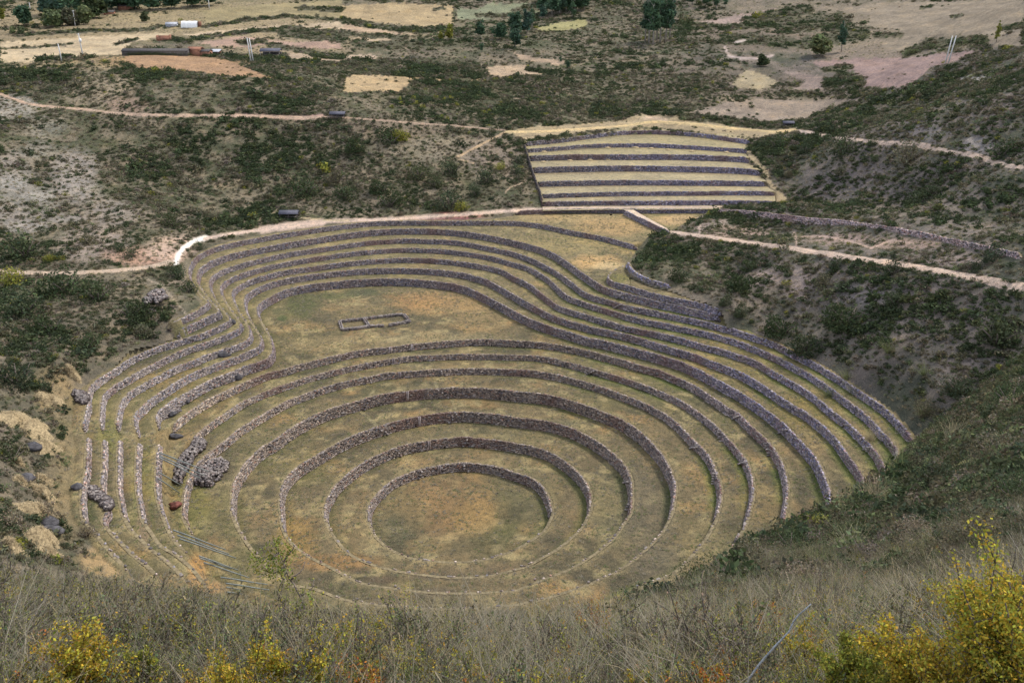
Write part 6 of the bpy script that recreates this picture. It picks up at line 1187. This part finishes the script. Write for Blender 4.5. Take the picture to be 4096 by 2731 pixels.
# thorny sapling
def polyl(pts,dist):
    """pixel polyline -> world points on a plane facing the camera at the given distance from it"""
    out=[]
    for i,(X,Y,*k) in enumerate(pts):
        dx,dy,dz=ray(X*K,Y*K); n=math.sqrt(dx*dx+dy*dy+dz*dz); dd=dist*(1+(k[0] if k else 0)); out.append((dx/n*dd,dy/n*dd,HC+dz/n*dd))
    return np.array(out)
def sapling(label,base,lines,clumps,mat,seed,rad=.012):
    p=pick(*base,1.5,200); dist=math.sqrt(p.x**2+p.y**2+(HC-p.z)**2); e=empty('sapling',p); tag(e,label,'sapling'); o0=np.array(p); r=np.random.default_rng(seed); mb=MB()
    for j,l in enumerate(lines):
        w=resample(polyl(l,dist),.05)-o0; w+=r.normal(0,.006,w.shape); mb.tube(w,np.linspace(rad if j==0 else rad*.55,rad*.25,len(w)),6)
    mb.build('trunk',M['saplingbark'],e); V=[];T=[]
    for X,Y,sx,sy,n in clumps:
        n=int(n*1.8)
        c=polyl([(X,Y)],dist)[0]-o0; u=K*dist/FPX; q=c+np.stack([r.normal(0,sx*u*.5,n),r.normal(0,sx*u*.5,n),r.normal(0,sy*u*.5,n)],1)
        a=r.normal(0,1,(n,3)); a/=np.linalg.norm(a,axis=1,keepdims=True); b=np.cross(a,r.normal(0,1,(n,3))); b/=np.linalg.norm(b,axis=1,keepdims=True); s=.017*r.uniform(.6,1.3,(n,1)); cc=np.cross(a,b); V.append(np.stack([q-b*s,q-cc*s*.6,q+b*s,q+cc*s*.6],1).reshape(-1,3)); T.append(np.repeat(r.uniform(.6,1.6,(n,1))*r.uniform(.8,1.2,(n,3)),4,0))
    V=np.vstack(V); link('foliage',mesh_np('foliage',V,np.arange(len(V)).reshape(-1,4),M[mat],{'tint':np.vstack(T)}),e)
sapling('thorny sapling with pale leaning trunk and leafy top, overlapping the terraces left of centre',(738,1500),[[(738,1500),(722,1470),(705,1425),(690,1370),(668,1330),(650,1290),(636,1262),(628,1240)],[(690,1370),(715,1350),(722,1330)],[(650,1290),(672,1262),(676,1250)],[(640,1270),(615,1285),(585,1278)],[(655,1300),(625,1315),(600,1300)],[(700,1400),(672,1404),(640,1395)],[(715,1450),(690,1440),(676,1436)],[(668,1330),(690,1312),(700,1290)]],
        [(636,1262,26,22,90),(612,1288,40,18,110),(640,1300,36,26,120),(590,1280,20,12,40),(668,1262,16,18,40),(655,1330,26,22,60),(700,1380,34,40,140),(690,1420,40,30,130),(720,1460,40,34,120),(640,1240,14,14,30),(615,1310,30,16,50)],'leaf_bright',3,.020)
sapling('small upright sapling with yellow-green tip on the lip of the near slope',(935,1462),[[(935,1462),(934,1430),(930,1400),(928,1370),(931,1345)],[(930,1400),(950,1385),(966,1380)],[(932,1415),(912,1400),(900,1390)]],[(930,1360,20,26,60),(950,1392,26,12,40),(912,1400,24,14,40),(932,1420,22,24,50)],'leaf_yellow',4,.014)
# bare stick and long dry stalks
def stalk(label,pts,rad,mat,head=0,name='grass_stalk',cat='grass stalk',group='long dry grass stalks in the foreground'):
    b=pick(*pts[0],1.5,200) if pts[0][1]<1560 else pick(pts[0][0],pts[0][1]+20,1.5,200); dist=math.sqrt(b.x**2+b.y**2+(HC-b.z)**2)*.97; w=resample(polyl(pts,dist),.03); o0=w[0].copy(); w=w-o0; mb=MB(); mb.tube(w,np.linspace(rad,rad*.45,len(w)),6); r=np.random.default_rng(int(pts[0][0]))
    o=mb.build(name,M[mat],None,o0); tag(o,label,cat,group)
    if head:
        k=int(len(w)*head); q=w[-k:]; n=k*9; i=r.integers(0,k,n); a=q[i]+r.normal(0,.004,(n,3)); d=(w[-1]-w[-k]); d=d/np.linalg.norm(d); t=d*.022+r.normal(0,.006,(n,3)); sd=np.cross(t,r.normal(0,1,(n,3))); sd/=np.linalg.norm(sd,axis=1,keepdims=True); sd*=.0022
        V=np.stack([a-sd,a+t,a+sd,a-t*.3],1).reshape(-1,3); link('seed_head',mesh_np('seed_head',V,np.arange(4*n).reshape(-1,4),M['grass_tan'],{'tint':np.repeat(r.uniform(.8,1.5,(n,1))*np.ones((1,3)),4,0)}),o)
M['stick']=tint_mat('grey_stick',(.36,.39,.42),.2,20,.8); M['stalk']=tint_mat('dry_stalk',(.42,.34,.22),.2,30,.9)
stalk('long bare grey-blue stick rising to the right in the lower right foreground',[(1700,1590),(1740,1530),(1785,1478),(1812,1450),(1826,1420),(1848,1400),(1863,1386)],.007,'stick',0,'dead_stick','stick',None)
for l,pts,h in [('arched tan plume bending to the right at the bottom left of centre',[(405,1470),(415,1450),(440,1438),(470,1448),(500,1480),(525,1530),(530,1568)],.5),('long tan plume hanging down to the right, left of the small sapling',[(697,1568),(690,1530),(668,1475),(640,1425),(618,1398)],.45),('thin curved stalk above the arched plume',[(530,1440),(520,1400),(500,1365),(480,1330),(462,1318)],.4),
    ('long pale stalk crossing the lower left from upper left to right',[(310,1445),(270,1415),(215,1380),(160,1352),(120,1335)],.5),('second long pale stalk below it in the lower left',[(288,1455),(250,1430),(200,1400),(140,1380),(98,1362)],.5),('straight upright tan stalk left of the small sapling',[(900,1560),(899,1520),(900,1470),(899,1435)],.6),('short plume leaning left at the lower right',[(1240+190,1520),(1420,1480),(1405,1455),(1390,1440)],.4),('tan plume bending left at the bottom centre',[(1195,1470),(1188,1463),(1175,1458),(1158,1463)],.6),('stalk leaning right at the bottom right of centre',[(1510,1560),(1500,1500),(1480,1465),(1440,1450)],.5)]: stalk(l,pts,.0028,'stalk',h)
p=pick(1888,1405,1.5,200); e=empty('red_flowers',p); tag(e,'small plant with bright red flowers right of the grey stick tip','flowers'); mb,V,F,T=sprig(5,3,.22,.004,8,.3); mb.build('stems',M['twig'],e); r=np.random.default_rng(8); q=np.array([(.04,-.02,.15),(.07,0,.17),(-.03,0,.16),(.05,.02,.08)]); n=60; a=q[r.integers(0,4,n)]+r.normal(0,.012,(n,3)); b=r.normal(0,1,(n,3))*.008; c_=r.normal(0,1,(n,3))*.006; link('petals',mesh_np('petals',np.stack([a-b,a-c_,a+b,a+c_],1).reshape(-1,3),np.arange(4*n).reshape(-1,4),M['leaf_red'],{'tint':np.ones((4*n,3))}),e)
